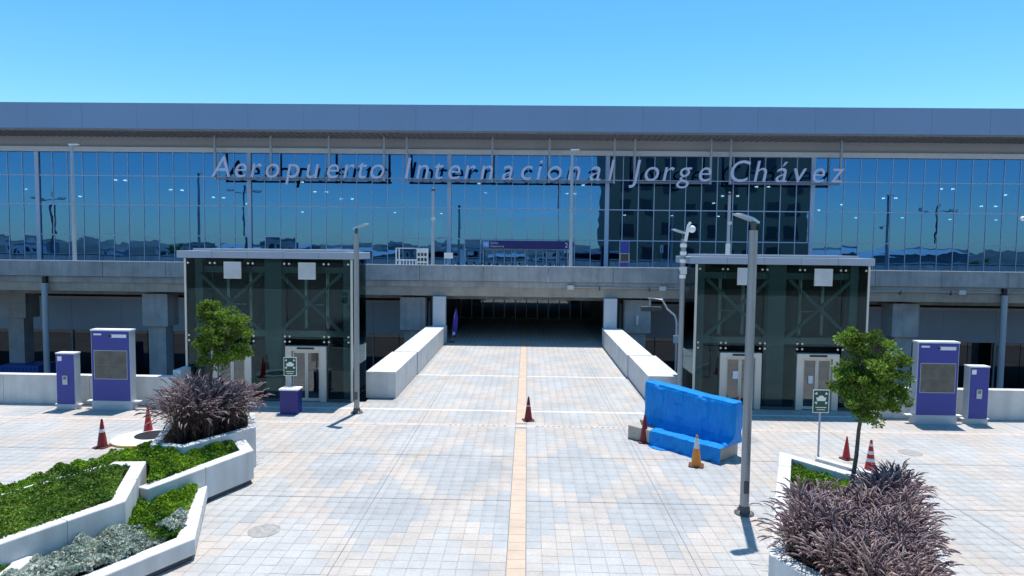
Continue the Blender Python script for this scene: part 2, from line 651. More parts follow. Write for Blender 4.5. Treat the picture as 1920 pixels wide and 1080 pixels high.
def mesh_from_arrays(name, V, F, mat, tint=None):
    me = bpy.data.meshes.new(name)
    nv, nf, k = len(V), len(F), F.shape[1]
    me.vertices.add(nv)
    me.vertices.foreach_set('co', np.ascontiguousarray(V, dtype=np.float32).ravel())
    me.loops.add(nf * k)
    me.loops.foreach_set('vertex_index', np.ascontiguousarray(F, dtype=np.int32).ravel())
    me.polygons.add(nf)
    me.polygons.foreach_set('loop_start', np.arange(0, nf * k, k, dtype=np.int32))
    me.update(calc_edges=True)
    me.validate()
    if tint is not None:
        at = me.color_attributes.new('tint', 'FLOAT_COLOR', 'POINT')
        c = np.ones((nv, 4), np.float32)
        c[:, :3] = tint
        at.data.foreach_set('color', c.ravel())
    me.materials.append(MATS[mat])
    return me


far = np.where(~is_near)[0]
tv, tf = np.array(TV), np.array(TF)
pos = np.column_stack([tiles[far], tz[far]])
V = (pos[:, None, :] + tv[None]).reshape(-1, 3)
F = (tf[None] + (np.arange(len(far)) * len(tv))[:, None, None]).reshape(-1, 4)
o = link('paving_tiles', mesh_from_arrays('paving_tiles', V, F, 'tile_attr', np.repeat(tcol[far], len(tv), axis=0)), plaza)
o['kind'] = 'stuff'

# tactile guide strip: one slab per 0.4 m, ribbed
strip_me = MB()
strip_me.box(-0.192, 0.192, -0.196, 0.196, -0.025, 0.002)
for k in range(8):
    x = -0.168 + k * 0.048
    strip_me.box(x - 0.012, x + 0.012, -0.194, 0.194, 0.002, 0.0065)
strip_me = strip_me.mesh('tactile_slab', 'tactile')
y = 4.0
while y < 61:
    if not (23.4 < y < 24.0):
        o = link('tactile_slab', strip_me, plaza)
        o.location = (SX, y, 0)
    y += 0.4
for side in (-1, 1):
    MB().box(SX + side * 0.2 - 0.012, SX + side * 0.2 + 0.012, 3.2, 61, -0.02, -0.004).build('strip_joint', 'joint_dark', plaza)
# cross bands: white expansion joints, the warning row and its slots
MB().box(-50, -0.36, 25.95, 26.08, -0.02, 0.003).build('white_joint', 'joint_white', plaza)
MB().box(0.06, 50, 25.95, 26.08, -0.02, 0.003).build('white_joint', 'joint_white', plaza)
MB().box(-5.5, -0.36, 33.2, 33.33, -0.02, 0.003).build('white_joint', 'joint_white', plaza)
MB().box(0.06, 5.1, 33.2, 33.33, -0.02, 0.003).build('white_joint', 'joint_white', plaza)
row_me = B(-0.195, 0.195, -0.163, 0.163, -0.025, 0.002).mesh('warning_slab', 'tactile_row')
for k in range(-62, 63):
    o = link('warning_slab', row_me, plaza)
    o.location = (SX + k * 0.4, 23.8025, 0)
dash_me = B(-0.055, 0.055, -0.03, 0.03, 0.0032, 0.006).mesh('drain_slot', 'dash')
for k in range(-13, 21):
    if abs(k) < 3:
        continue
    o = link('drain_slot', dash_me, plaza)
    o.location = (SX + k * 0.2, 23.80, 0)
for sx in (-1, 1):
    for k in (3.73, 11.2, 18.7):
        x = SX + sx * k
        MB().box(x - 0.008, x + 0.008, 3.2, 25.9 if k > 5 else 60, -0.02, 0.0045).build('expansion_joint', 'joint_dark', plaza)
for y in (9.85, 16.6, 20.2):
    for xa, xb in ((-50, SX - 0.22), (SX + 0.22, 50)):
        MB().box(xa, xb, y - 0.008, y + 0.008, -0.02, 0.0055).build('expansion_joint', 'joint_dark', plaza)
for (x, y) in ((-5.94, 14.52), (7.75, 22.6), (12.6, 21.4)):
    c = MB().lathe([(0.36, -0.02), (0.36, 0.006), (0.30, 0.009), (0.0, 0.009)][:3], 28, (x, y, 0.0)).build('manhole_cover', 'manhole', plaza)

# ------------------------------------------------------------------ terminal
GY = 62.0
term = tag(empty('terminal_building', (0, GY, -5.3)), 'long glass fronted airport terminal with flat blue grey metal roof fascia', 'terminal')
HX = 135.0
roof = MB().box(-HX, HX, 58.62, 175, 16.85, 19.15).build('roof', 'fascia_metal', term, bevel=0.05)
x = -HX
fm = B(-2.49, 2.49, 58.585, 58.62, 16.87, 19.13)
k = 0
while x < HX:
    MB().box(x + 0.008, x + 4.992, 58.58, 58.618, 16.87, 19.13).build('fascia_panel', 'fascia_metal', roof)
    x += 5.0
MB().box(-HX, HX, 58.75, 62.6, 16.72, 16.848).build('soffit', 'soffit', term)
m = MB()
for k in range(int(2 * HX / 0.6)):
    x = -HX + 0.6 * k
    m.box(x, x + 0.10, 58.9, 61.9, 16.64, 16.718)
o = m.build('soffit_slats', 'soffit', term)
o['kind'] = 'stuff'
MB().box(-HX, HX, 62.0, 62.4, 15.72, 16.718).build('upper_wall', 'band_wall', term)
MB().box(-HX, HX, 61.72, 62.38, 15.25, 15.718).build('head_beam', 'beam_white', term, bevel=0.02)
MB().box(-HX, HX, 63.0, 175, 4.0, 4.25).build('hall_floor', 'interior_floor', term)
MB().box(-HX, HX, 62.6, 175, 15.3, 15.5).build('hall_ceiling', 'interior', term)
MB().box(-HX, HX, 174.4, 175, 4.25, 15.3).build('hall_back_wall', 'interior', term)
MB().box(-HX, -HX + 0.4, 62.5, 174, 4.25, 15.3).build('hall_end_wall', 'interior', term)
MB().box(HX - 0.4, HX, 62.5, 174, 4.25, 15.3).build('hall_end_wall', 'interior', term)
# hall columns and inner walls seen dimly through the glass
for x in (-75, -50, -25, 25, 50, 75):
    MB().lathe([(0.5, 4.25), (0.5, 15.3)], 14, (x, 96, 0)).build('hall_column', 'pillar_white', term, smooth=True)
MB().box(-5.6, 5.6, 79.7, 80.0, 9.7, 13.2).build('hall_wall_block', 'interior', term)
MB().box(-3.9, 3.95, 79.6, 79.69, 10.37, 12.6).build('hall_glow_panel', 'glow_blue', term)  # coloured inner wall panels, glow added so they show in the dark hall
MB().box(-12.2, -9.05, 70.0, 70.1, 7.6, 9.6).build('hall_glow_panel', 'glow_cyan', term)

# curtain wall
ZR = [4.30, 7.40, 10.27, 13.02, 15.25]
cols = []


def bay(x0, x1, n):
    w = (x1 - x0) / n
    for i in range(n):
        cols.append((x0 + i * w, x0 + (i + 1) * w))


for a, b_, n in ((-7.4, 7.4, 10), (7.4, 26.4, 13), (26.4, 46.8, 14), (-26.4, -7.4, 13), (-46.8, -26.4, 14), (46.8, 67.2, 14), (-67.2, -46.8, 14),
                 (67.2, 87.6, 14), (-87.6, -67.2, 14)):
    bay(a, b_, n)
cols.sort()
pane_me = B(-0.5, 0.5, -0.008, 0.008, -0.5, 0.5).mesh('glass_pane', 'facade_glass')
rest = MB()
for (a, b_) in cols:
    for r in range(4):
        w, h = b_ - a - 0.03, ZR[r + 1] - ZR[r] - 0.03
        cx, cz = (a + b_) / 2, (ZR[r] + ZR[r + 1]) / 2
        if -52.8 < cx < 46.8:
            o = link('glass_pane', pane_me, term)
            o.location = (cx, 0.05, cz + 5.3)
            o.scale = (w, 1, h)
            o.rotation_euler = (R(random.gauss(0, 0.08)), 0, R(random.gauss(0, 0.12)))
        else:
            rest.box(a + 0.015, b_ - 0.015, 62.042, 62.058, ZR[r] + 0.015, ZR[r + 1] - 0.015)
o = rest.build('glass_panes', 'facade_glass', term)
o['kind'] = 'stuff'
thin = B(-0.035, 0.035, 0.0, 0.10, 4.30 + 5.3, 15.25 + 5.3).mesh('mullion', 'mullion')
wide = B(-0.19, 0.19, -0.10, 0.15, 4.30 + 5.3, 15.25 + 5.3).mesh('mullion', 'mullion')
main = (-87.6, -67.2, -46.8, -26.4, -7.4, 7.4, 26.4, 46.8, 67.2, 87.6)
for (a, b_) in cols:
    big = any(abs(a - q) < 1e-6 for q in main)
    o = link('mullion', wide if big else thin, term)
    o.location = (a, 0, 0)
for z in ZR[1:4]:
    for a, b_ in zip(main[:-1], main[1:]):
        MB().box(a + 0.192, b_ - 0.192, 61.985, 62.035, z - 0.045, z + 0.045).build('transom', 'mullion', term)
MB().box(-HX, -87.65, 61.9, 62.3, 4.3, 15.25).build('end_wall', 'panel_grey', term)
MB().box(87.65, HX, 61.9, 62.3, 4.3, 15.25).build('end_wall', 'panel_grey', term)

# downlights in the hall ceiling, on a 15 m grid in depth
DL = [(-55.7, 88), (-54.7, 88.5), (-56.2, 102.6), (-54.8, 103.4), (-56.8, 117.9), (-55.4, 118.9), (-58.1, 135.2), (-31.9, 103.8), (-33.8, 104),
      (-31.7, 118.4), (-33.8, 118.7), (-56.8, 164.8), (-33, 162.8), (-21.8, 165.6), (-6.6, 88.4), (-6.7, 103.9), (-6.6, 119), (7.4, 89.3),
      (6.1, 103.4), (7.3, 103.3), (6.4, 121.3), (24, 164.2), (35.8, 164.4), (31.2, 120.5), (33.6, 120.2), (30.6, 104.6), (32.9, 104.4),
      (30.6, 89.3), (32.1, 89.1), (47.3, 164.6), (56.9, 121), (59.9, 137.2), (81.4, 165.5), (56.2, 105.8), (58, 105.5), (91.5, 163.2),
      (55.3, 89.8), (56.8, 89.7), (82.2, 121.6), (84.5, 121.2), (117.9, 168.8), (106.3, 168.5), (69.5, 97.9), (-80.5, 104), (-82, 119), (-30.5, 88.6)]
dl_me = MB().lathe([(0.26, 0.0), (0.26, 0.12), (0.2, 0.16)], 12).mesh('downlight', 'downlight')
for x, y in DL:
    o = link('downlight', dl_me, term)
    o.location = (x, y - GY, 15.12 + 5.3)
    s = (y / 100.0) ** 0.6
    o.scale = (s * 0.9, s * 0.85, s)

# lower storey behind the roadway: grey panels over dark glazing
LY = 56.0
x = -88.0
while x < 88:
    if not (-8.9 < x + 2.2 < 8.9):
        MB().box(x + 0.01, x + 4.39, LY, LY + 0.3, -0.95, 1.78).build('wall_panel', 'panel_grey', term)
        MB().box(x + 0.05, x + 2.18, LY + 0.1, LY + 0.12, -5.2, -0.97).build('lower_pane', 'lower_glass', term)
        MB().box(x + 2.24, x + 4.37, LY + 0.1, LY + 0.12, -5.2, -0.97).build('lower_pane', 'lower_glass', term)
    x += 4.4
m = MB()
x = -88.0
while x < 88:
    if not (-8.9 < x + 2.2 < 8.9):
        m = B(x - 0.04, x + 0.04, LY - 0.03, LY + 0.2, -5.25, -0.96)
        m.build('lower_mullion', 'mullion', term)
    x += 4.4
for a, b_ in ((-8.79, -6.8), (6.5, 8.79)):
    MB().box(a, b_, LY, LY + 0.3, -0.95, 1.78).build('wall_panel', 'panel_grey', term)
    MB().box(a, b_, LY + 0.1, LY + 0.12, -5.2, -0.97).build('lower_pane', 'lower_glass', term)
MB().box(-88, -6.75, LY - 0.06, LY + 0.2, 1.78, 1.98).build('panel_cap', 'beam_white', term)
MB().box(6.45, 88, LY - 0.06, LY + 0.2, 1.78, 1.98).build('panel_cap', 'beam_white', term)
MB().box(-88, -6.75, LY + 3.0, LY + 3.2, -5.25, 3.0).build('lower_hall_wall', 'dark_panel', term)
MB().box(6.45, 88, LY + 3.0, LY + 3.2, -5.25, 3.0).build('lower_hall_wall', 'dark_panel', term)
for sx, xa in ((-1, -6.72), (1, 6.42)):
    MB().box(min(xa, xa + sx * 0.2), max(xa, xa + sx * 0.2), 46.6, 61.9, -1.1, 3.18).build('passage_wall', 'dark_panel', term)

# doors at the end of the walkway
for k in range(12):
    a = -6.2 + k * 1.03
    MB().box(a + 0.04, a + 0.99, 61.55, 61.57, 0.06, 3.1).build('door_pane', 'door_glass', term)
    MB().box(a - 0.04, a + 0.036, 61.50, 61.62, 0.0, 3.14).build('door_post', 'mullion', term)
MB().box(-6.5, 6.3, 61.5, 61.62, 2.0, 2.06).build('door_rail', 'mullion', term)
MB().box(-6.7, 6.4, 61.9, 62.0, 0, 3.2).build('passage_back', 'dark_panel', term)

# departure doors on the upper level
for k in range(9):
    a = -4.1 + k * 0.98
    MB().box(a - 0.05, a + 0.05, 61.45, 61.60, 4.3, 6.5).build('entrance_post', 'pole_light' if k % 2 == 0 else 'mullion', term)
MB().box(-4.15, 3.8, 61.44, 61.6, 6.42, 6.52).build('entrance_head', 'pole_light', term)

# ------------------------------------------------------------------ lettering on the facade
LYF = 60.8
BASE = 12.83
ref_v, _ = glyph('A', 1.0)
cap = max(v[2] for v in ref_v)
SZ = 1.93 / cap
words = [
    ('Aeropuerto', [-28.45, -26.55, -25.1, -23.6, -21.76, -19.87, -17.98, -16.49, -15.25, -13.87], [-29.08, -23.84, -18.42, -13.32], -29.1, -13.1,
     'pale lilac sign word Aeropuerto hung before the glass, first from the left'),
    ('Internacional', [-11.05, -9.72, -8.19, -6.78, -5.33, -3.81, -1.9, -0.13, 1.04, 2.41, 4.17, 6.1, 7.58], [-11.2, -3.33, 1.91, 7.85], -11.4, 7.9,
     'pale lilac sign word Internacional hung before the glass, longest of the four'),
    ('Jorge', [9.72, 11.25, 12.78, 14.19, 16.07], [9.7, 16.63], 9.6, 16.7, 'pale lilac sign word Jorge hung before the dark reflecting glass'),
    ('Ch\u00e1vez', [19.26, 21.05, 22.97, 24.65, 26.29, 27.97], [18.41, 28.36], 18.3, 28.45, 'pale lilac sign word Ch\u00e1vez hung before the glass, last on the right'),
]
GL = {}
for w, xs, hang, r0, r1, lab in words:
    root = tag(empty('sign_lettering', ((r0 + r1) / 2, LYF, BASE)), lab, 'sign', 'words of the facade lettering')
    for ch, xc in zip(w, xs):
        if ch not in GL:
            GL[ch] = glyph(ch, SZ, 0.20, 0.09, -0.012)
        vs, fs = GL[ch]
        mid = (min(v[0] for v in vs) + max(v[0] for v in vs)) / 2
        # narrow the glyphs slightly, as in the humanist face of the sign
        m = MB().add([((v[0] - mid) * 0.96 + xc, v[1] + LYF - 0.2, v[2] + BASE) for v in vs], fs)
        m.build('letter', 'letter_face', root)
    MB().box(r0, r1, LYF - 0.05, LYF + 0.10, BASE - 0.20, BASE - 0.04).build('rail', 'letter_rail', root)
    for hx in hang:
        MB().box(hx - 0.09, hx + 0.09, LYF - 0.06, LYF + 0.12, BASE - 0.22, 16.70).build('hanger', 'hanger', root)

# navy departures board over the upper doors
sg = tag(empty('departures_sign', (-0.2, 60.5, 6.5)), 'long navy blue sign board above the upper level doors', 'sign')
MB().box(-4.22, 3.83, 60.42, 60.62, 6.55, 7.27).build('board', 'sign_navy', sg, bevel=0.02)
MB().box(-4.12, -3.52, 60.405, 60.419, 6.61, 7.21).build('icon_tile', 'print_blue', sg)
m = MB()
m.add([(-4.02, 60.40, 6.86), (-3.62, 60.40, 6.98), (-3.62, 60.40, 7.04), (-4.02, 60.40, 6.94)], [(0, 1, 2, 3)])
m.add([(-3.90, 60.399, 6.90), (-3.72, 60.399, 6.74), (-3.64, 60.399, 6.74), (-3.76, 60.399, 6.96)], [(0, 1, 2, 3)])
m.add([(-4.02, 60.399, 6.92), (-3.96, 60.399, 6.92), (-4.02, 60.399, 7.06), (-4.07, 60.399, 7.06)], [(0, 1, 2, 3)])
m.build('aeroplane_print', 'print_white', sg)
for txt, z, s in (('Salidas', 6.96, 0.27), ('Departures', 6.66, 0.27)):
    vs, fs = glyph(txt, s, 0, 0.003)
    MB().add([(v[0] - 3.40, v[1] + 60.414, v[2] + z) for v in vs], fs).build('lettering', 'print_white', sg)
vs, fs = glyph('2', 0.62, 0, 0.003)
MB().add([(v[0] + 3.42, v[1] + 60.414, v[2] + 6.70) for v in vs], fs).build('lettering', 'print_white', sg)

# ------------------------------------------------------------------ elevated roadway
deck = tag(empty('elevated_roadway', (0, 46, -5.3)), 'concrete elevated roadway running across the front of the terminal', 'roadway')
MB().box(-130, 130, 46.3, 61.3, 3.45, 4.28).build('deck_slab', 'concrete', deck)
MB().box(-130, 130, 45.35, 46.28, 3.20, 4.26).build('edge_beam', 'concrete_warm', deck, bevel=0.03)
MB().box(-130, 130, 45.22, 45.34, 3.84, 4.24).build('edge_lip', 'concrete', deck)
x = -7.4 - 4.43 * 20
par_me = MB().add([(-2.2, -0.02, 0), (2.2, -0.02, 0), (2.2, 0.42, 0), (-2.2, 0.42, 0), (-2.2, 0.0, 1.02), (2.2, 0.0, 1.02), (2.2, 0.25, 1.02), (-2.2, 0.25, 1.02)],
                  [(0, 3, 2, 1), (4, 5, 6, 7), (0, 1, 5, 4), (1, 2, 6, 5), (2, 3, 7, 6), (3, 0, 4, 7)]).mesh('parapet_panel', 'concrete')
for k in range(45):
    o = link('parapet_panel', par_me, deck)
    o.location = (x + 4.43 * k + 2.215, 45.0 - 46, 4.27 + 5.3)
MB().box(-130, 130, 44.97, 45.32, 5.292, 5.345).build('coping', 'beam_white', deck)
# beams under the slab
for y in (48.5, 52.0, 55.5, 59):
    MB().box(-130, 130, y, y + 0.7, 2.75, 3.448).build('girder', 'concrete', deck)
# piers
for px, py, wide_ in ((-8.05, 46.0, 0.9), (7.8, 46.0, 0.92), (26.35, 46.0, 0.92), (-26.5, 46.0, 0.92), (-40.0, 50.0, 1.0), (45, 46.0, 0.92)):
    p = MB().box(px - wide_, px + wide_, py, py + 1.5, 0.68, 3.03).build('pier_cap', 'concrete', deck, bevel=0.03)
    MB().box(px - 0.62, px + 0.62, py + 0.25, py + 1.25, -5.3, 0.678).build('pier_shaft', 'concrete', p)
    MB().box(px - 0.22, px + 0.22, py + 0.2, py + 0.9, 3.032, 3.45).build('bearing', 'black', p)
# drain pipe with brackets and boxes
MB().tube([(3.0, 45.16, 3.92), (60, 45.16, 3.92)], 0.055, 8).build('drain_pipe', 'pole_light', deck)
for k in range(16):
    x = 5.0 + k * 3.4
    MB().box(x - 0.04, x + 0.04, 45.08, 45.215, 3.70, 3.98).build('pipe_bracket', 'pole_dark', deck)
for x in (3.0, 9.3, 29.5):
    MB().box(x - 0.22, x + 0.22, 45.02, 45.2, 3.76, 4.06).build('junction_box', 'vent_white', deck)
for x in (32.3, -33.7):
    c = MB().tube([(x, 45.0, -5.3), (x, 45.0, 3.75)], 0.19, 14).build('steel_column', 'pole_light', deck, smooth=True)
    MB().box(x - 0.13, x + 0.13, 44.95, 45.2, 3.75, 4.2).build('column_head', 'black', c)

# white pillars at the mouth of the passage
for sx, xc, lab in ((-1, -6.0, 'short square white pillar on the left side of the dark passage mouth'), (1, 5.73, 'short square white pillar on the right side of the dark passage mouth')):
    o = MB().box(xc - 0.44, xc + 0.44, 44.7, 45.2, 1.0, 3.195).box(xc - 0.5, xc + 0.5, 44.62, 45.21, -0.5, 1.17).build('pillar', 'pillar_white', bevel=0.02)
    tag(o, lab, 'pillar', 'pillars at the passage mouth')

# ------------------------------------------------------------------ walls
def wall_strip(pts, th, z0, z1, closed=False):
    """Mitred wall along a polyline; outer side is on the left, thickness goes to the right."""
    P = [Vector((p[0], p[1])) for p in pts]
    n = len(P)
    inner = []
    for i in range(n):
        if closed:
            a, b = P[i - 1], P[(i + 1) % n]
        else:
            a, b = P[max(i - 1, 0)], P[min(i + 1, n - 1)]
        d1 = (P[i] - a) if (closed or i > 0) else (b - P[i])
        d2 = (b - P[i]) if (closed or i < n - 1) else (P[i] - a)
        n1 = Vector((d1.y, -d1.x)).normalized()
        n2 = Vector((d2.y, -d2.x)).normalized()
        mt = (n1 + n2).normalized()
        inner.append(P[i] + mt * (th / max(mt.dot(n1), 0.35)))
    vs, fs = [], []
    for i in range(n):
        for q in (P[i], inner[i]):
            vs += [(q.x, q.y, z0), (q.x, q.y, z1)]
    for i in range(n if closed else n - 1):
        a, b = 4 * i, 4 * ((i + 1) % n)
        fs += [(a, a + 1, b + 1, b), (a + 1, a + 3, b + 3, b + 1), (a + 3, a + 2, b + 2, b + 3), (a + 2, a, b, b + 2)]
    if not closed:
        e = 4 * (n - 1)
        fs += [(0, 2, 3, 1), (e, e + 1, e + 3, e + 2)]
    return MB().add(vs, fs)


def shift_in(pts, d):
    """Outer line moved to its right side by d (for recessed plinths)."""
    s = wall_strip(pts, d, 0, 1)
    return [(s.v[4 * i + 2][0], s.v[4 * i + 2][1]) for i in range(len(pts))]


def planter_wall(pts, th, z1, label, closed=False, plinth=True):
    root = tag(empty('planter_wall', (pts[1][0], pts[1][1], 0)), label, 'planter wall', 'white angular planter walls')
    wall_strip(pts, th, 0.12 if plinth else 0.0, z1, closed).build('wall', 'white_wall', root, bevel=0.025)
    # casting joints across the faces and the top
    P = [Vector(p) for p in pts]
    for a, b in zip(P[:-1], P[1:]):
        d = b - a
        n = int(d.length / 1.9)
        for k in range(n):
            c = a + d * ((k + 0.62) / (n + 0.25))
            u = d.normalized()
            nrm = Vector((u.y, -u.x))
            q = [c - u * 0.006 - nrm * 0.002, c + u * 0.006 - nrm * 0.002, c + u * 0.006 + nrm * (th + 0.002), c - u * 0.006 + nrm * (th + 0.002)]
            MB().prism([(v.x, v.y) for v in q], 0.14 if plinth else 0.02, z1 + 0.002).build('joint', 'joint_grey', root)
    if plinth:
        wall_strip(shift_in(pts, 0.07), th - 0.14, -0.02, 0.118, closed).build('plinth', 'plinth', root)
    return root


# parapets along the plaza edge
def parapet(name, x0, x1, label, ret=None):
    root = tag(empty(name, ((x0 + x1) / 2, 25.9, 0)), label, 'parapet')
    x = x0
    n = max(1, round((x1 - x0) / 3.6))
    w = (x1 - x0) / n
    for k in range(n):
        MB().box(x + 0.006, x + w - 0.006, 25.9, 26.22, 0, 1.14).build('wall_panel', 'white_wall', root, bevel=0.01)
        x += w
    MB().box(x0 - 0.02, x1 + 0.02, 25.87, 26.25, 1.142, 1.19).build('coping', 'white_wall', root)
    if ret:
        MB().box(ret - 0.16, ret + 0.16, 26.23, 27.3, 0, 1.4).build('return_wall', 'white_wall', root, bevel=0.01)
    return root


parapet('parapet_wall', -64, -14.1, 'long white parapet wall behind the left purple totems', ret=-14.26)
parapet('parapet_wall', 14.05, 64, 'long white parapet wall behind the right purple totems')

# walls flanking the walkway
rw = tag(empty('walkway_wall', (5.8, 36, 0)), 'thick white wall on the right edge of the walkway', 'wall', 'white walkway walls')
MB().prism([(5.16, 44.6), (6.46, 44.6), (6.46, 33.4), (5.16, 33.4)], 0, 1.17).build('wall_block', 'white_wall', rw, bevel=0.015)
MB().prism([(5.24, 33.38), (6.62, 33.38), (6.62, 27.9), (5.24, 27.9)], 0, 1.15).build('wall_block', 'white_wall', rw, bevel=0.015)
lw = tag(empty('walkway_wall', (-6.2, 36, 0)), 'thick white wall on the left edge of the walkway', 'wall', 'white walkway walls')
MB().prism([(-5.55, 44.6), (-6.8, 44.6), (-6.8, 33.4), (-5.55, 33.4)], 0, 1.17).build('wall_block', 'white_wall', lw, bevel=0.015)
MB().prism([(-5.60, 33.38), (-6.9, 33.38), (-6.9, 27.9), (-5.60, 27.9)], 0, 1.15).build('wall_block', 'white_wall', lw, bevel=0.015)

# ------------------------------------------------------------------ lift towers
def make_lift():
    t = empty('lift_tower', (0, 0, 0))
    W, D = 7.0, 2.4
    rf = MB().box(-0.28, W + 0.15, -0.14, D + 0.2, 5.99, 6.28).build('roof', 'lift_roof', t, bevel=0.02)
    MB().box(0.2, W - 0.3, 0.3, D, 6.30, 6.38).build('roof_tray', 'pole_light', rf)
    for k in range(1, 5):
        x = -0.28 + k * (W + 0.43) / 5
        MB().box(x - 0.006, x + 0.006, -0.143, -0.139, 6.0, 6.27).build('roof_joint', 'seam', rf)
    xs = [0.04, 1.17, 2.77, 4.29, 5.94, 6.96]
    for a, b in zip(xs[:-1], xs[1:]):
        MB().box(a + 0.012, b - 0.012, 0, 0.02, 2.64, 5.96).build('glass_pane', 'lift_glass', t)
    for a, b in ((xs[0], 1.02), (2.80, 4.18), (5.98, xs[5])):
        MB().box(a + 0.012, b - 0.012, 0, 0.02, 0.12, 2.62).build('glass_pane', 'lift_glass', t)
        MB().box(a, b, 0.0, 0.06, 0.0, 0.118).build('sill', 'plinth', t)
    for x in (0.0, W - 0.02):
        MB().box(x, x + 0.02, 0.06, D, 0.12, 5.96).build('glass_pane', 'lift_glass', t)
        MB().box(x - 0.03, x + 0.05, -0.03, 0.055, 0.0, 5.965).build('corner_post', 'door_frame', t)
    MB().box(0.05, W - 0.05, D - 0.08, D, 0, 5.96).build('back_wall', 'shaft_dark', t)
    MB().box(0.05, W - 0.05, 0.07, D - 0.1, -0.02, 0.02).build('lift_floor', 'plinth', t)
    for x, w in ((0.32, 0.16), (3.5, 0.36), (6.66, 0.16)):
        MB().box(x - w, x + w, 0.5, 0.9, 0.02, 5.96).build('column', 'steel_teal', t)
    for z in (2.78, 5.5):
        MB().box(0.1, W - 0.1, 0.62, 0.82, z - 0.13, z + 0.13).build('beam', 'steel_teal', t)
    for a, b in ((0.5, 3.1), (3.9, 6.46)):
        MB().bar((a, 0.22, 5.35), (b, 0.22, 2.95), 0.13, 0.13).build('brace', 'steel_teal', t)
        MB().bar((a, 0.36, 2.95), (b, 0.36, 5.35), 0.13, 0.13).build('brace', 'steel_teal', t)
        c = MB().box(a + 0.45, b - 0.45, 1.25, 2.2, 3.1, 4.9).build('lift_machine', 'dark_panel', t)
        MB().box(a + 0.75, a + 0.87, 1.1, 1.22, 2.95, 5.4).build('guide_rail', 'steel', c)
        MB().box(b - 0.87, b - 0.75, 1.1, 1.22, 2.95, 5.4).build('guide_rail', 'steel', c)
        MB().box(a + 0.75, a + 1.55, 1.14, 1.2, 3.95, 4.0).build('bracket', 'steel', c)
    fit = MB()
    fm = MB().lathe([(0.035, 0), (0.035, 0.03), (0.02, 0.04)], 8).v
    for zz, dz in ((5.78, 0), (2.53, 0), (2.75, 0)):
        for x in xs:
            for dx in (-0.10, 0.10):
                if 0 < x + dx < W:
                    q = MB().tube([(x + dx, -0.045, zz), (x + dx, 0.0, zz)], 0.042, 8)
                    fit.add(q.v, q.f)
    o = fit.build('glass_fittings', 'steel', t)
    o['kind'] = 'stuff'
    for x0 in (1.66, 4.78):
        v = MB().box(x0, x0 + 0.72, -0.07, -0.004, 5.14, 5.84).build('vent', 'vent_white', t)
        for k in range(9):
            z = 5.19 + k * 0.07
            MB().add([(x0 + 0.04, -0.09, z), (x0 + 0.68, -0.09, z), (x0 + 0.68, -0.072, z + 0.05), (x0 + 0.04, -0.072, z + 0.05),
                      (x0 + 0.04, -0.071, z), (x0 + 0.68, -0.071, z)], [(0, 1, 2, 3), (0, 4, 5, 1)]).build('slat', 'vent_white', v)
    for x0, x1 in ((1.06, 2.76), (4.2, 5.92)):
        f = MB().box(x0, x0 + 0.26, -0.06, 0.3, 0, 2.34).box(x1 - 0.26, x1, -0.06, 0.3, 0, 2.34).box(x0 + 0.26, x1 - 0.26, -0.06, 0.3, 2.14, 2.34).build('door_frame', 'door_frame', t, bevel=0.01)
        MB().box(x0 + 0.5, x1 - 0.5, -0.075, -0.062, 2.22, 2.30).build('indicator', 'black', f)
        xm = (x0 + x1) / 2
        for a, b in ((x0 + 0.28, xm - 0.005), (xm + 0.005, x1 - 0.28)):
            d = MB().box(a, a + 0.06, 0.05, 0.10, 0.02, 2.13).box(b - 0.06, b, 0.05, 0.10, 0.02, 2.13).box(a + 0.06, b - 0.06, 0.05, 0.10, 2.05, 2.13) \
                .box(a + 0.06, b - 0.06, 0.05, 0.10, 0.02, 0.14).build('door_leaf', 'door_frame', t)
            MB().box(a + 0.06, b - 0.06, 0.07, 0.08, 0.14, 2.05).build('door_pane', 'door_glass', d)
    return t


liftR = make_lift()
liftL = copy_tree(liftR)
liftR.location = (6.94, 27.05, 0)
tag(liftR, 'dark glass lift tower with steel cross braces right of the walkway', 'lift', 'glass lift towers')
liftL.location = (-14.27, 27.05, 0)
tag(liftL, 'dark glass lift tower with steel cross braces left of the walkway', 'lift', 'glass lift towers')
for dx, z, w in ((1.62, 1.25, 0.22), (4.72, 1.1, 0.18)):
    o = link('paper_notice', B(dx, dx + w, 0.035, 0.048, z, z + 0.32).mesh('paper_notice', 'paper'), liftR)

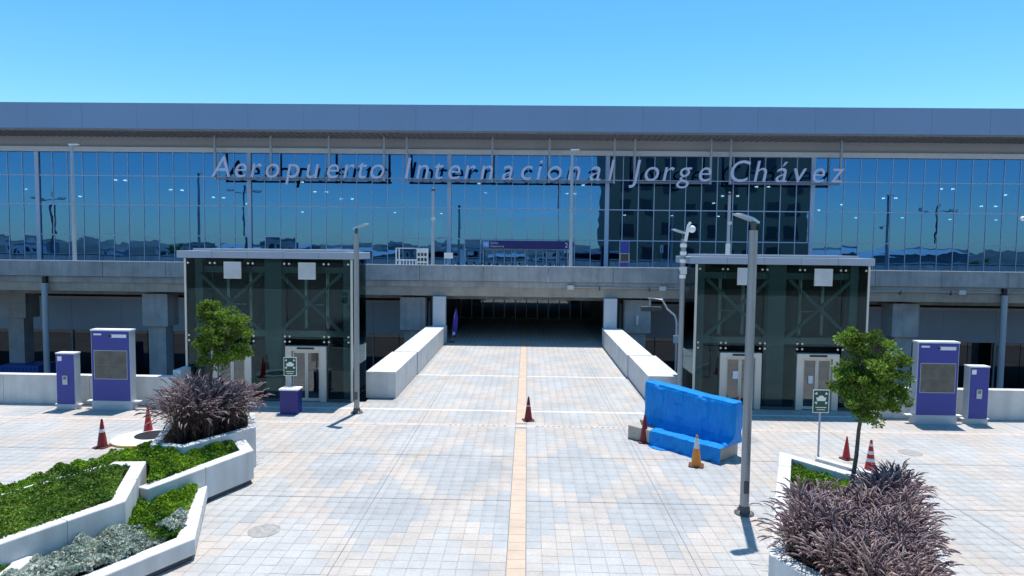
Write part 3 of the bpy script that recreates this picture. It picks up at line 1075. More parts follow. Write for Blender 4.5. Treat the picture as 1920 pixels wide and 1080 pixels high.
# ------------------------------------------------------------------ totems
def totem_big():
    t = empty('information_totem', (0, 0, 0))
    W, D, H = 1.55, 0.36, 3.18
    MB().box(-W / 2 - 0.02, W / 2 + 0.02, -D / 2 - 0.02, D / 2 + 0.02, 0, 0.36).build('plinth', 'totem_side', t, bevel=0.01)
    MB().box(-W / 2, W / 2, -D / 2, D / 2, 0.362, H - 0.06).build('body', 'totem_side', t, bevel=0.015)
    MB().box(-W / 2 - 0.015, W / 2 + 0.015, -D / 2 - 0.015, D / 2 + 0.015, H - 0.058, H).build('cap', 'totem_cap', t)
    y = -D / 2
    f = MB().box(-W / 2 + 0.03, W / 2 - 0.03, y - 0.012, y - 0.002, 0.365, H - 0.062).build('front_panel', 'purple', t)
    MB().box(-0.66, 0.66, y - 0.022, y - 0.0125, 1.22, 2.36).build('map_frame', 'totem_side', t)
    for ix in range(2):
        for iz in range(2):
            x0, z0 = -0.64 + ix * 0.645, 1.24 + iz * 0.552
            MB().box(x0, x0 + 0.637, y - 0.028, y - 0.0225, z0, z0 + 0.546).build('map_sheet', 'map_print', t)
    MB().box(-0.66, -0.35, y - 0.016, y - 0.0125, 2.95, 3.02).build('printed_mark', 'print_white', f)
    MB().box(0.02, 0.64, y - 0.016, y - 0.0125, 2.86, 2.99).build('printed_band', 'print_white', f)
    MB().box(-0.04, 0.06, y - 0.019, y - 0.0165, 2.88, 2.97).build('camera_hole', 'black', f)
    for s in (-1, 1):
        MB().box(min(s * 0.80, s * 1.06), max(s * 0.80, s * 1.06), -0.1, 0.1, 0.30, 0.34).build('fixing_tab', 'totem_cap', t)
    return t


def totem_small():
    t = empty('help_totem', (0, 0, 0))
    W, D, H = 0.74, 0.34, 2.25
    y = -D / 2
    MB().box(-W / 2 - 0.015, W / 2 + 0.015, -D / 2 - 0.015, D / 2 + 0.015, 0, 0.22).build('plinth', 'totem_side', t, bevel=0.01)
    MB().box(-W / 2, W / 2, -D / 2, D / 2, 0.222, H - 0.05).build('body', 'totem_side', t, bevel=0.015)
    MB().box(-W / 2 - 0.012, W / 2 + 0.012, -D / 2 - 0.012, D / 2 + 0.012, H - 0.048, H).build('cap', 'totem_cap', t)
    f = MB().box(-W / 2 + 0.02, W / 2 - 0.02, y - 0.012, y - 0.002, 0.225, H - 0.052).build('front_panel', 'purple', t)
    MB().box(-0.30, -0.13, y - 0.016, y - 0.0125, 1.93, 2.11).build('printed_mark', 'print_white', f)
    c = MB().box(-0.10, 0.10, y - 0.05, y - 0.0125, 1.0, 1.36).build('intercom', 'totem_side', t, bevel=0.008)
    MB().box(-0.06, 0.06, y - 0.056, y - 0.0505, 1.20, 1.32).build('intercom_screen', 'screen', c)
    for s in (-1, 1):
        MB().box(min(s * 0.39, s * 0.52), max(s * 0.39, s * 0.52), -0.08, 0.08, 0.17, 0.2).build('fixing_tab', 'totem_cap', t)
    return t


tb = totem_big()
tb2 = copy_tree(tb)
tb.location = (15.65, 25.25, 0)
tag(tb, 'tall wide purple totem with map panel by the right parapet', 'totem', 'purple totems')
tb2.location = (-16.26, 25.3, 0)
tag(tb2, 'tall wide purple totem with map panel by the left parapet', 'totem', 'purple totems')
ts = totem_small()
ts2 = copy_tree(ts)
ts.location = (17.30, 25.35, 0)
tag(ts, 'narrow purple help totem right of the wide map totem, far right', 'totem', 'purple totems')
ts2.location = (-18.02, 25.2, 0)
tag(ts2, 'narrow purple help totem left of the wide map totem, far left', 'totem', 'purple totems')

# purple totem on the upper roadway
t = tag(empty('information_totem', (8.1, 55, 4.28)), 'purple totem with grey panel standing on the upper roadway', 'totem')
MB().box(7.70, 8.50, 54.9, 55.2, 4.28, 7.25).build('body', 'totem_side', t)
MB().box(7.72, 8.48, 54.88, 54.898, 6.25, 7.23).build('front_panel', 'purple', t)
MB().box(7.72, 8.48, 54.88, 54.898, 4.3, 5.5).build('front_panel', 'purple', t)
MB().box(7.76, 8.44, 54.885, 54.899, 5.55, 6.2).build('map_sheet', 'map_print', t)

# low purple bin by the left lift
t = tag(empty('litter_bin', (-9.15, 25.1, 0)), 'low purple bin with white lid near the left lift doors', 'bin')
MB().box(-9.5, -8.8, 24.85, 25.35, 0, 0.94).build('body', 'purple_dark', t, bevel=0.02)
MB().box(-9.53, -8.77, 24.82, 25.38, 0.942, 1.0).build('lid', 'totem_cap', t)

# ------------------------------------------------------------------ lamp posts
def plaza_lamp(loc, h, side, label, r=0.10, extras=False):
    t = tag(empty('lamp_post', loc), label, 'lamp post', 'plaza lamp posts')
    x, y, _ = loc
    b = MB().lathe([(0.24, 0), (0.24, 0.03), (0.15, 0.05), (0.13, 0.20)], 16, (x, y, 0)).build('base_plate', 'pole_dark', t)
    for a in range(4):
        ang = a * math.pi / 2 + 0.6
        MB().lathe([(0.022, 0), (0.022, 0.09)], 6, (x + 0.19 * math.cos(ang), y + 0.19 * math.sin(ang), 0.02)).build('bolt', 'steel', b)
    MB().tube([(x, y, 0.05), (x, y, h)], [r * 1.05, r], 18).build('pole', 'pole_grey', t, smooth=True)
    MB().tube([(x, y, h), (x, y, h + 0.22)], [r * 0.62, r * 0.62], 12).build('neck', 'pole_dark', t, smooth=True)
    hd = MB()
    sx = side
    z = h + 0.2
    ux = Vector((sx, -0.25, 0.34)).normalized()
    v = Vector((0.25 * sx, 1, 0)).normalized()
    c0 = Vector((x, y, z))
    pts = []
    for s, w, th in ((-0.12, 0.07, 0.05), (0.10, 0.13, 0.08), (0.45, 0.14, 0.06), (0.55, 0.09, 0.03)):
        c = c0 + ux * s
        n = ux.cross(v).normalized()
        if n.z < 0:
            n = -n
        pts.append([c - v * w, c + v * w, c + v * w * 0.8 + n * th, c - v * w * 0.8 + n * th])
    vs = [p for q in pts for p in q]
    fs = [(0, 1, 2, 3), (12, 15, 14, 13)]
    for i in range(3):
        for k in range(4):
            fs.append((4 * i + k, 4 * i + (k + 1) % 4, 4 * i + 4 + (k + 1) % 4, 4 * i + 4 + k))
    hd.add(vs, fs).build('lantern', 'steel', t)
    if extras:
        MB().tube([(x + 0.05, y - 0.1, h - 0.1), (x + 0.16, y - 0.12, h + 0.55), (x + 0.24, y - 0.12, h + 0.68)], [0.07, 0.06, 0.05], 10).build('camera_arm', 'lamp_white', t, smooth=True)
        MB().ball((x + 0.30, y - 0.14, h + 0.40), 0.15, 14, 10).build('camera_dome', 'lamp_white', t, smooth=True)
        for k in range(5):
            MB().tube([(x, y, h - 0.35 - 0.32 * k), (x, y, h - 0.2 - 0.32 * k)], r + 0.025, 14).build('clamp_band', 'lamp_white', t)
        MB().box(x - 0.12, x + 0.12, y - 0.2, y - 0.1, 5.55, 5.85).build('control_box', 'vent_white', t)
    else:
        MB().box(x - 0.06, x + 0.06, y - r - 0.02, y - r + 0.02, 0.55, 0.85).build('service_door', 'pole_dark', t)
    return t


plaza_lamp((5.47, 16.08, 0), 7.02, -1, 'grey lamp post nearest the camera, beside the blue tarpaulin', 0.105)
plaza_lamp((-6.62, 25.3, 0), 7.02, 1, 'grey lamp post at the corner of the left lift tower', 0.10)
plaza_lamp((6.44, 27.3, 0), 7.0, -1, 'grey lamp post with white camera dome beside the right lift tower', 0.105, True)

def deck_lamp(x, y, ztop, label, head=True):
    t = tag(empty('lamp_post', (x, y, 4.28)), label, 'lamp post', 'lamp posts on the upper roadway')
    MB().tube([(x, y, 4.28), (x, y, ztop)], [0.15, 0.11], 12).build('pole', 'pole_light', t, smooth=True)
    if head:
        MB().add([(x - 0.12, y - 0.2, ztop), (x + 0.55, y - 0.15, ztop + 0.08), (x + 0.55, y + 0.15, ztop + 0.08), (x - 0.12, y + 0.2, ztop),
                  (x - 0.12, y - 0.2, ztop + 0.14), (x + 0.55, y - 0.12, ztop + 0.16), (x + 0.55, y + 0.12, ztop + 0.16), (x - 0.12, y + 0.2, ztop + 0.14)],
                 [(0, 3, 2, 1), (4, 5, 6, 7), (0, 1, 5, 4), (1, 2, 6, 5), (2, 3, 7, 6), (3, 0, 4, 7)]).build('lantern', 'lamp_white', t)
    else:
        MB().lathe([(0.14, 0), (0.14, 0.18), (0.06, 0.26)], 12, (x, y, ztop)).build('cap', 'pole_dark', t)
        MB().box(x - 0.12, x + 0.18, y - 0.16, y - 0.05, ztop - 2.3, ztop - 2.05).build('bracket_box', 'vent_white', t)
    return t


deck_lamp(-36.4, 52, 14.3, 'tall white lamp post on the upper roadway at the far left')
deck_lamp(3.42, 52, 14.2, 'tall white lamp post on the upper roadway right of the navy board')
deck_lamp(-7.5, 52, 11.0, 'thin post with dark cap on the upper roadway left of the navy board', False)
deck_lamp(15.75, 52, 10.9, 'thin post with dark cap on the upper roadway below the word Jorge', False)
t = deck_lamp(38.9, 52, 12.6, 'tall white lamp post with round camera at the far right of the roadway')
MB().tube([(38.9, 51.9, 9.45), (38.35, 51.9, 9.45)], 0.04, 8).build('camera_arm', 'lamp_white', t)
MB().ball((38.3, 51.9, 9.3), 0.19, 12, 8).build('camera_dome', 'lamp_white', t, smooth=True)

# white barrier and cabinet on the roadway edge
t = tag(empty('barrier_frame', (-8.3, 47, 4.28)), 'white open frame with louvred cabinet behind the roadway parapet', 'barrier')
for x in (-9.42, -9.2):
    MB().box(x - 0.035, x + 0.035, 46.95, 47.05, 4.28, 6.5).build('post', 'lamp_white', t)
MB().box(-9.45, -7.95, 46.97, 47.03, 6.44, 6.50).build('top_rail', 'lamp_white', t)
MB().box(-9.42, -7.95, 46.97, 47.03, 5.58, 5.68).build('lower_rail', 'lamp_white', t)
for k in range(6):
    MB().box(-9.15 + k * 0.22, -9.07 + k * 0.22, 46.97, 47.03, 5.0, 5.579).build('baluster', 'lamp_white', t)
cb = MB().box(-7.93, -7.15, 46.9, 47.3, 4.28, 6.48).build('cabinet', 'lamp_white', t)
for ix in range(3):
    for iz in range(3):
        MB().box(-7.85 + ix * 0.24, -7.69 + ix * 0.24, 46.88, 46.898, 5.2 + iz * 0.36, 5.42 + iz * 0.36).build('opening', 'dark_panel', cb)
bol = MB().lathe([(0.09, 0), (0.09, 0.78), (0.05, 0.86)], 10).mesh('bollard', 'lamp_white')
for k in range(14):
    o = link('bollard', bol)
    o.location = (-7.0 + k * 0.78, 57, 4.28)
    tag(o, 'small white bollard in the row before the upper doors', 'bollard', 'bollards on the upper roadway')
t = tag(empty('road_sign', (15.1, 50, 4.28)), 'small white sign on a thin post left of the dark capped post', 'sign')
MB().tube([(15.1, 50, 4.28), (15.1, 50, 7.0)], 0.04, 8).build('post', 'pole_light', t)
MB().box(14.95, 15.3, 49.93, 49.96, 6.2, 7.1).build('plate', 'sign_white', t)
t = tag(empty('road_sign', (-6.2, 52, 4.28)), 'small white sign board left of the upper doors', 'sign')
MB().box(-6.6, -5.9, 51.97, 52.0, 5.7, 6.15).build('plate', 'sign_white', t)
MB().tube([(-6.55, 52, 4.28), (-6.55, 52, 5.7)], 0.03, 6).build('post', 'pole_light', t)

# curved arm lamp over the gap right of the walkway
t = tag(empty('arm_light', (9.15, 40, -5.3)), 'curved white arm carrying a flat dark lantern beside the walkway', 'lamp post')
MB().tube([(9.15, 40, -5.3), (9.15, 40, 2.14), (9.03, 40, 2.56), (8.54, 40, 2.98), (8.24, 40, 3.53), (7.4, 40, 3.62)], 0.055, 8).build('arm', 'vent_white', t, smooth=True)
MB().box(6.95, 8.2, 39.8, 40.2, 2.82, 3.1).build('lantern', 'pole_dark', t, bevel=0.02)
MB().tube([(7.5, 40, 3.1), (7.5, 40, 3.6)], 0.03, 6).build('stem', 'vent_white', t)
MB().box(8.95, 9.3, 39.85, 39.95, 0.9, 1.35).build('control_box', 'vent_white', t)
o = MB().box(7.65, 7.85, 45.86, 45.995, 1.3, 1.95).build('wall_box', 'vent_white', bevel=0.01)
tag(o, 'small white box fixed to the concrete pier right of the passage', 'box')

# ------------------------------------------------------------------ safety signs
def evac_sign(loc, h, label):
    t = tag(empty('assembly_sign', loc), label, 'sign', 'green assembly point signs')
    x, y, _ = loc
    MB().tube([(x, y, 0), (x, y, h)], 0.03, 10).build('post', 'pole_light', t, smooth=True)
    MB().lathe([(0.12, 0), (0.12, 0.012), (0.04, 0.03)], 12, (x, y, 0)).build('foot', 'pole_light', t)
    y -= 0.04
    MB().box(x - 0.26, x + 0.26, y - 0.012, y, h - 0.72, h + 0.02).build('plate', 'sign_white', t, bevel=0.006)
    MB().box(x - 0.235, x + 0.235, y - 0.016, y - 0.0125, h - 0.695, h - 0.005).build('green_field', 'sign_green', t)
    zc = h - 0.25
    m = MB()
    m.add([(x + 0.10 * math.cos(a * math.pi / 12), y - 0.0185, zc + 0.085 * math.sin(a * math.pi / 12)) for a in range(24)], [tuple(range(24))])
    m.add([(x - 0.13, y - 0.0184, zc - 0.09), (x + 0.13, y - 0.0184, zc - 0.09), (x + 0.16, y - 0.0184, zc + 0.02), (x - 0.16, y - 0.0184, zc + 0.02)], [(0, 1, 2, 3)])
    for sx in (-1, 1):
        for sz in (-1, 1):
            cx, cz = x + sx * 0.17, zc + sz * 0.16
            tri = [(cx - sx * 0.05, y - 0.0186, cz - sz * 0.05), (cx + sx * 0.045, y - 0.0186, cz - sz * 0.03), (cx - sx * 0.03, y - 0.0186, cz + sz * 0.045)]
            if sx * sz < 0:
                tri = tri[::-1]
            m.add(tri, [(0, 1, 2)])
    m.build('pictogram', 'sign_white', t)
    MB().box(x - 0.17, x + 0.17, y - 0.0186, y - 0.0165, h - 0.56, h - 0.535).box(x - 0.13, x + 0.13, y - 0.0186, y - 0.0165, h - 0.63, h - 0.61).build('printed_lines', 'sign_white', t)
    return t


evac_sign((9.36, 20.8, 0), 2.15, 'green and white assembly sign on a post left of the small tree')
evac_sign((-9.3, 25.5, 0), 2.12, 'green and white assembly sign on a post before the left lift doors')

# ------------------------------------------------------------------ traffic cones
def cone(loc, mat, label, h=0.9, bands=(), top=None, tilt=0.0):
    t = tag(empty('traffic_cone', loc), label, 'cone', 'traffic cones')
    x, y, z = loc
    s = h / 0.9
    MB().prism([(x + s * 0.21 * a, y + s * 0.21 * b) for a, b in ((1, .8), (.8, 1), (-.8, 1), (-1, .8), (-1, -.8), (-.8, -1), (.8, -1), (1, -.8))], z, z + 0.035).build('base', 'cone_base', t)
    r0, r1 = 0.155 * s, 0.03 * s
    MB().lathe([(r0, 0.036), (r0 * 0.93, 0.08), (r1, h - 0.02), (r1 * 0.8, h)], 20, loc).build('body', mat, t, smooth=True)
    rr = lambda zz: r0 * 0.93 + (r1 - r0 * 0.93) * (zz - 0.08) / (h - 0.1) + 0.004
    for a, b in bands:
        MB().lathe([(rr(a), a), (rr(b), b)], 20, loc).build('band', 'cone_band', t, smooth=True)
    t.rotation_euler = (tilt, 0, 0.3 * math.sin(x * 7))
    return t


cone((0.12, 24.6, 0), 'cone_dull', 'dull dark red cone alone on the walkway beside the beige strip', 0.92, bands=((0.56, 0.6),))
cone((4.06, 22.05, 0), 'cone_dull', 'dark red cone at the left end of the tarpaulin plinth', 0.95)
cone((5.2, 19.66, 0), 'cone_orange', 'yellow orange cone with pale top before the tarpaulin', 0.95, bands=((0.55, 0.86),))
cone((10.15, 20.6, 0), 'cone_red', 'plain red cone behind the right planter, left of the tree trunk', 0.72)
cone((10.22, 19.3, 0), 'cone_red', 'red cone with white bands behind the right planter grass', 1.0, bands=((0.36, 0.46), (0.58, 0.68), (0.82, 0.9)))
cone((-13.55, 20.4, 0), 'cone_dull', 'dull red cone left of the yellow edged disc, behind the hedge', 0.92, bands=((0.50, 0.60),))
cone((-13.05, 22.1, 0), 'cone_red', 'red cone beside the purple grass on the left', 0.92)
cone((8.55, 26.3, 0), 'cone_red', 'small red cone before the right lift doors behind the tarpaulin', 0.7)

t = tag(empty('repair_ring', (-12.6, 21.2, 0)), 'low round concrete ring with yellow rim behind the left hedge', 'manhole ring')
MB().lathe([(0.95, 0), (0.95, 0.07), (0.90, 0.09), (0.62, 0.10)], 32, (-12.75, 21.3, 0)).build('ring', 'joint_white', t, smooth=True)
MB().lathe([(0.965, 0.012), (0.965, 0.06)], 32, (-12.75, 21.3, 0)).build('rim', 'yellow_paint', t, smooth=True)
MB().lathe([(0.55, 0.101), (0.55, 0.112)], 28, (-12.55, 21.5, 0)).build('cover', 'black', t)

# ------------------------------------------------------------------ tarpaulin covered letters
A0 = Vector((3.56, 22.5))
dv = Vector((0.68, -0.733)).normalized()
pv = Vector((0.733, 0.68)).normalized()


def loc2(s, w, z):
    q = A0 + dv * s + pv * w
    return (q.x, q.y, z)


tp = tag(empty('covered_monument', loc2(1.8, 0.6, 0)), 'big letters wrapped in bright blue tarpaulin on a stone plinth', 'monument')
LN = 3.45
m = MB()
pl = [loc2(0, 0, 0), loc2(LN, 0, 0), loc2(LN, 1.25, 0), loc2(0, 1.25, 0)]
m.prism([(p[0], p[1]) for p in pl], 0, 0.47)
m.build('plinth', 'granite', tp, bevel=0.03)


def hash2(a, b):
    return math.sin(a * 12.9898 + b * 78.233) * 43758.5453 % 1.0


def vnoise(x, y):
    xi, yi = math.floor(x), math.floor(y)
    fx, fy = x - xi, y - yi
    fx, fy = fx * fx * (3 - 2 * fx), fy * fy * (3 - 2 * fy)
    a = hash2(xi, yi) * (1 - fx) + hash2(xi + 1, yi) * fx
    b = hash2(xi, yi + 1) * (1 - fx) + hash2(xi + 1, yi + 1) * fx
    return a * (1 - fy) + b * fy


def sst(e0, e1, x):
    t_ = min(max((x - e0) / (e1 - e0), 0), 1)
    return t_ * t_ * (3 - 2 * t_)


def letter_bulge(s, z):
    """How far the four block letters under the sheet push it outwards (0..1)."""
    out = 0.0
    u = s / LN * 4.0
    i = int(min(max(math.floor(u), 0), 3))
    a, h = u - i, z
    stem = 1 - sst(0.24, 0.36, abs(a - 0.22))
    if i == 0:      # bowl above
        ring = 1 - sst(0.42, 0.50, math.hypot((a - 0.45) * 0.9, (h - 0.68) * 1.5))
        out = max(stem, ring)
    elif i == 1:
        out = max(stem, (1 - sst(0.12, 0.2, min(abs(h - 0.9), abs(h - 0.5), abs(h - 0.1)))) * (1 - sst(0.75, 0.88, a)))
    elif i == 2:
        ring = 1 - sst(0.42, 0.50, math.hypot((a - 0.45) * 0.9, (h - 0.68) * 1.5))
        out = max(stem, ring, (1 - sst(0.1, 0.2, abs(a - 0.45 - (0.45 - h) * 0.6))) * (h < 0.5))
    else:
        out = max(stem, 1 - sst(0.2, 0.3, abs(a - 0.82)), 1 - sst(0.15, 0.3, h))
    return out


NS, NZ = 110, 36
vs, fs = [], []
ZB, ZT, W0, W1 = 0.475, 1.95, 0.58, 1.18
prof = []
for k in range(NZ):                       # front face upwards
    prof.append(('f', k / (NZ - 1)))
for k in range(1, 8):                     # over the top
    prof.append(('t', k / 8))
for k in range(NZ):
    prof.append(('b', 1 - k / (NZ - 1)))
NP = len(prof)
for i in range(NS + 1):
    s = LN * i / NS
    u = i / NS
    endr = min(u, 1 - u)
    rnd = 0.09 * (1 - sst(0, 0.03, endr))
    top = ZT - 0.17 * u - 0.010 * math.sin(u * 12.6 + 0.4) - 0.02 * vnoise(u * 7, 3.1)
    for kind, q in prof:
        if kind == 'f':
            z = ZB + (top - ZB) * q
            bul = letter_bulge(s, q)
            pleat = 0.05 * (abs(vnoise(u * 30 + q * 2.5, 0.8 * q) - 0.5) - 0.25) + 0.018 * (vnoise(u * 14 - q * 4, q * 3 + 5) - 0.5)
            flare = -0.30 * (1 - sst(0, 0.22, q)) * (0.3 + 0.7 * vnoise(u * 8, 7)) * (1 if u < 0.9 else 1.6)
            w = W0 + 0.07 - 0.045 * bul + pleat + flare + rnd + 0.05 * sst(0.9, 1.0, q)
        elif kind == 't':
            w = W0 + 0.10 + (W1 - W0 - 0.2) * q
            z = top + 0.025 * math.sin(math.pi * q) + 0.03 * (vnoise(u * 20, q * 3) - 0.5)
        else:
            z = ZB + (top - ZB) * q
            w = W1 - 0.04 + 0.04 * vnoise(u * 12, q * 4) - rnd + 0.1 * (1 - sst(0, 0.3, q))
        so = s + (0.10 * math.sin(math.pi * min(q, 1)) * vnoise(q * 5, 2) if i == NS else 0)
        vs.append(loc2(0.18 + so, w, z))
for i in range(NS):
    for k in range(NP - 1):
        a = i * NP + k
        fs.append((a, a + NP, a + NP + 1, a + 1))
fs.append(tuple(range(NP)))
fs.append(tuple(NS * NP + k for k in range(NP - 1, -1, -1)))
MB().add(vs, fs).build('tarpaulin', 'tarp', tp, smooth=True)
# lower sheet over the front of the plinth
vs, fs = [], []
NS2, NP2 = 60, 20
for i in range(NS2 + 1):
    u = i / NS2
    s = 0.95 + (LN - 0.80) * u
    sag = 0.05 * vnoise(u * 10, 1.0)
    for k in range(NP2):
        q = k / (NP2 - 1)
        if q < 0.3:                       # on the plinth top
            w = 0.55 - 0.55 * q / 0.3 - 0.03 * (q / 0.3)
            z = 0.49 + 0.02 * vnoise(u * 14, q * 8) + 0.05 * (1 - q / 0.3) * vnoise(u * 6, 9)
        else:
            p = (q - 0.3) / 0.7
            w = -0.04 - 0.14 * p * vnoise(u * 9, 4) - 0.07 * (vnoise(u * 22 + p * 3, p * 2) - 0.5) - (0.22 * sst(0.88, 1, p) * vnoise(u * 5, 8))
            z = max(0.49 * (1 - p / 0.93) - sag * math.sin(math.pi * p) * 0.3, 0.012 + 0.01 * vnoise(u * 30, p * 9))
        vs.append(loc2(s, w, z))
for i in range(NS2):
    for k in range(NP2 - 1):
        a = i * NP2 + k
        fs.append((a, a + 1, a + NP2 + 1, a + NP2))
o = MB().add(vs, fs).build('plinth_sheet', 'tarp', tp, smooth=True)
sol = o.modifiers.new('thick', 'SOLIDIFY')
sol.thickness = 0.012
for (s, w, a, b, c) in ((0.28, 0.52, 0.10, 0.12, 0.16), (0.10, 0.75, 0.14, 0.09, 0.10)):
    c0 = loc2(s, w, 0)
    MB().prism([(c0[0] - a, c0[1] - b), (c0[0] + a, c0[1] - b * 0.8), (c0[0] + a * 0.9, c0[1] + b), (c0[0] - a * 0.8, c0[1] + b * 0.9)], 0.472, 0.472 + c).build('weight_stone', 'granite', tp, bevel=0.02)

# feather flag in the mouth of the passage
t = tag(empty('feather_flag', (-5.12, 45.1, 0)), 'purple feather flag leaning in the mouth of the passage', 'flag')
MB().lathe([(0.22, 0), (0.22, 0.03), (0.05, 0.06)], 14, (-5.15, 45.1, 0)).build('foot', 'black', t)
MB().tube([(-5.15, 45.1, 0.03), (-5.1, 45.1, 1.0), (-4.95, 45.1, 2.0), (-4.86, 45.1, 2.35)], 0.015, 6).build('pole', 'pole_light', t)
vs, fs = [], []
for i in range(25):
    q = i / 24
    z = 0.35 + 2.0 * q
    xl = -5.16 + 0.24 * q * q
    wdt = 0.34 * (math.sin(math.pi * (0.16 + 0.84 * q)) ** 0.6 if q < 1 else 0.0) + 0.02
    for k in range(5):
        p = k / 4
        vs.append((xl + wdt * p, 45.08 + 0.035 * math.sin(p * 4 + q * 9), z))
for i in range(24):
    for k in range(4):
        a = i * 5 + k
        fs.append((a, a + 1, a + 6, a + 5))
fl = MB().add(vs, fs).build('cloth', 'purple_flag', t, smooth=True)
sol = fl.modifiers.new('thick', 'SOLIDIFY')
sol.thickness = 0.006
MB().box(-5.08, -4.94, 45.02, 45.03, 0.52, 0.72).build('printed_mark', 'print_white', fl)

# blue container on the lower road
t = tag(empty('blue_container', (-39, 50, -5.3)), 'blue box container low behind the far left parapet', 'container')
MB().box(-40.6, -37.5, 49.2, 51.4, -5.2, -2.9).build('body', 'container_blue', t, bevel=0.05)
for k in range(10):
    x = -40.45 + k * 0.31
    MB().box(x, x + 0.14, 49.16, 49.198, -5.1, -3.05).build('rib', 'container_blue', t)

# ------------------------------------------------------------------ planter walls
planter_wall([(-8.1, 16.3), (-6.78, 13.05), (-7.25, 12.2), (-8.6, 9.6)], 0.36, 0.47, 'lowest white planter wall with a pointed corner at the lower left')
planter_wall([(-8.05, 18.45), (-7.42, 17.5), (-8.62, 14.5)], 0.33, 0.93, 'tall white planter wall with its corner beside the walkway tiles')
planter_wall([(-10.05, 15.55), (-9.29, 15.62), (-8.26, 13.12), (-9.26, 11.05), (-10.6, 8.4)], 0.30, 1.2, 'highest white planter wall bent round the dark green hedge', plinth=False)
planter_wall([(-10.02, 15.3), (-10.72, 13.95), (-11.7, 11.5)], 0.2, 1.17, 'white wall top showing through the middle of the hedge', plinth=False)
planter_wall([(-13.2, 10.6), (-11.75, 13.95), (-11.2, 15.15), (-10.62, 16.7), (-9.95, 17.9)], 0.25, 1.0, 'white planter wall along the far side of the left hedge', plinth=False)
planter_wall([(-9.82, 17.16), (-9.12, 17.02), (-8.16, 18.85), (-8.75, 20.2), (-10.6, 19.6)], 0.22, 1.2, 'raised white planter box holding the left purple grass', closed=True, plinth=False)
planter_wall([(-9.45, 11.4), (-8.92, 11.5), (-8.80, 10.75), (-9.3, 9.6)], 0.26, 0.8, 'white wall tip in the bottom left corner by silver plants', plinth=False)
planter_wall([(5.9, 9.6), (4.68, 12.3), (7.38, 18.86), (9.55, 15.9), (7.0, 9.8)], 0.32, 0.75, 'white planter wall round the large purple grass on the right', closed=True, plinth=False)
planter_wall([(8.9, 19.7), (9.5, 18.9), (10.15, 18.0)], 0.24, 0.35, 'low white bench wall behind the right planter', plinth=False)


# ------------------------------------------------------------------ vegetation helpers
def inside(px, py, poly):
    n = len(poly)
    res = np.zeros(len(px), bool)
    j = n - 1
    for i in range(n):
        xi, yi = poly[i]
        xj, yj = poly[j]
        c = ((yi > py) != (yj > py)) & (px < (xj - xi) * (py - yi) / (yj - yi + 1e-12) + xi)
        res ^= c
        j = i
    return res


def scatter(poly, n):
    P = np.array(poly)
    lo, hi = P.min(0), P.max(0)
    out = np.zeros((0, 2))
    while len(out) < n:
        q = RNG.random((n * 2, 2)) * (hi - lo) + lo
        out = np.vstack([out, q[inside(q[:, 0], q[:, 1], poly)]])
    return out[:n]


def nz2(x, y, f, s=0.0):
    return (np.sin(x * f + 1.3 + s) * np.cos(y * f * 1.13 - 0.7 + s) + np.sin(x * f * 2.3 + y * f * 1.7 + s) * 0.5
            + np.sin(x * f * 4.1 - y * f * 3.3 + 2 * s) * 0.25) / 1.75


def leaf_cards(name, C, D, size, tint, mat='leaf', aspect=0.5, parent=None):
    """Folded leaves: C centres, D growing directions (unit), size per leaf, tint per leaf."""
    n = len(C)
    rnd = RNG.normal(size=(n, 3))
    S = np.cross(D, rnd)
    S /= np.linalg.norm(S, axis=1, keepdims=True) + 1e-9
    N = np.cross(S, D)
    L = size[:, None]
    base = C - D * L * 0.5
    tip = C + D * L * 0.5 - N * L * 0.12
    le = C + S * L * aspect * 0.5 + N * L * 0.10
    ri = C - S * L * aspect * 0.5 + N * L * 0.10
    V = np.stack([base, ri, tip, le], axis=1).reshape(-1, 3)
    b = np.arange(n) * 4
    F = np.concatenate([np.stack([b, b + 1, b + 2], 1), np.stack([b, b + 2, b + 3], 1)])
    off = OFF.get(parent.name, (0, 0, 0)) if parent else (0, 0, 0)
    V = V - np.array(off)
    me = mesh_from_arrays(name, V, F, mat, np.repeat(tint, 4, axis=0))
    return link(name, me, parent)


def hedge(label, poly, zfun, hvar, n, cols_, size, freq=2.2, name='ground_cover'):
    q = scatter(poly, n)
    x, y = q[:, 0], q[:, 1]
    # rounded tufts about a hand across, on broad swells
    cell = 0.26
    tx, ty = x / cell + 0.6 * np.sin(y * 3.1), y / cell + 0.6 * np.sin(x * 2.7)
    tuft = np.abs(np.sin(tx * 1.57)) * np.abs(np.sin(ty * 1.57 + 0.5 * np.floor(tx)))
    hgt = nz2(x, y, freq) * 0.7 + nz2(x, y, 6.0, 1.0) * 0.6 + (tuft - 0.45) * 1.6
    depth = RNG.random(n) ** 1.8
    z = zfun(x, y) + hvar * hgt - depth * 0.16
    D = RNG.normal(size=(n, 3)) * 0.8 + np.array([0, 0, 0.35])
    D /= np.linalg.norm(D, axis=1, keepdims=True)
    k = np.clip(0.45 + 0.45 * nz2(x, y, 1.3, 4.0) + 0.45 * nz2(x, y, 4.2, 2.0) + RNG.normal(size=n) * 0.25, 0, 1)[:, None]
    tint = cols_[0] * (1 - k) + cols_[1] * k
    tint = tint * (0.75 + 0.5 * RNG.random((n, 1)))
    dead = RNG.random(n) < 0.035
    tint[dead] = np.array((0.22, 0.15, 0.07)) * (0.6 + 0.8 * RNG.random((dead.sum(), 1)))
    o = leaf_cards(name, np.column_stack([x, y, z]), D, size * (0.7 + 0.6 * RNG.random(n)), tint, aspect=0.62)
    o['kind'] = 'stuff'
    o['label'] = label
    return o


def soil_bed(poly, z, label):
    o = MB().prism(poly, 0.01, z).build('soil', 'soil')
    struct(o, label)


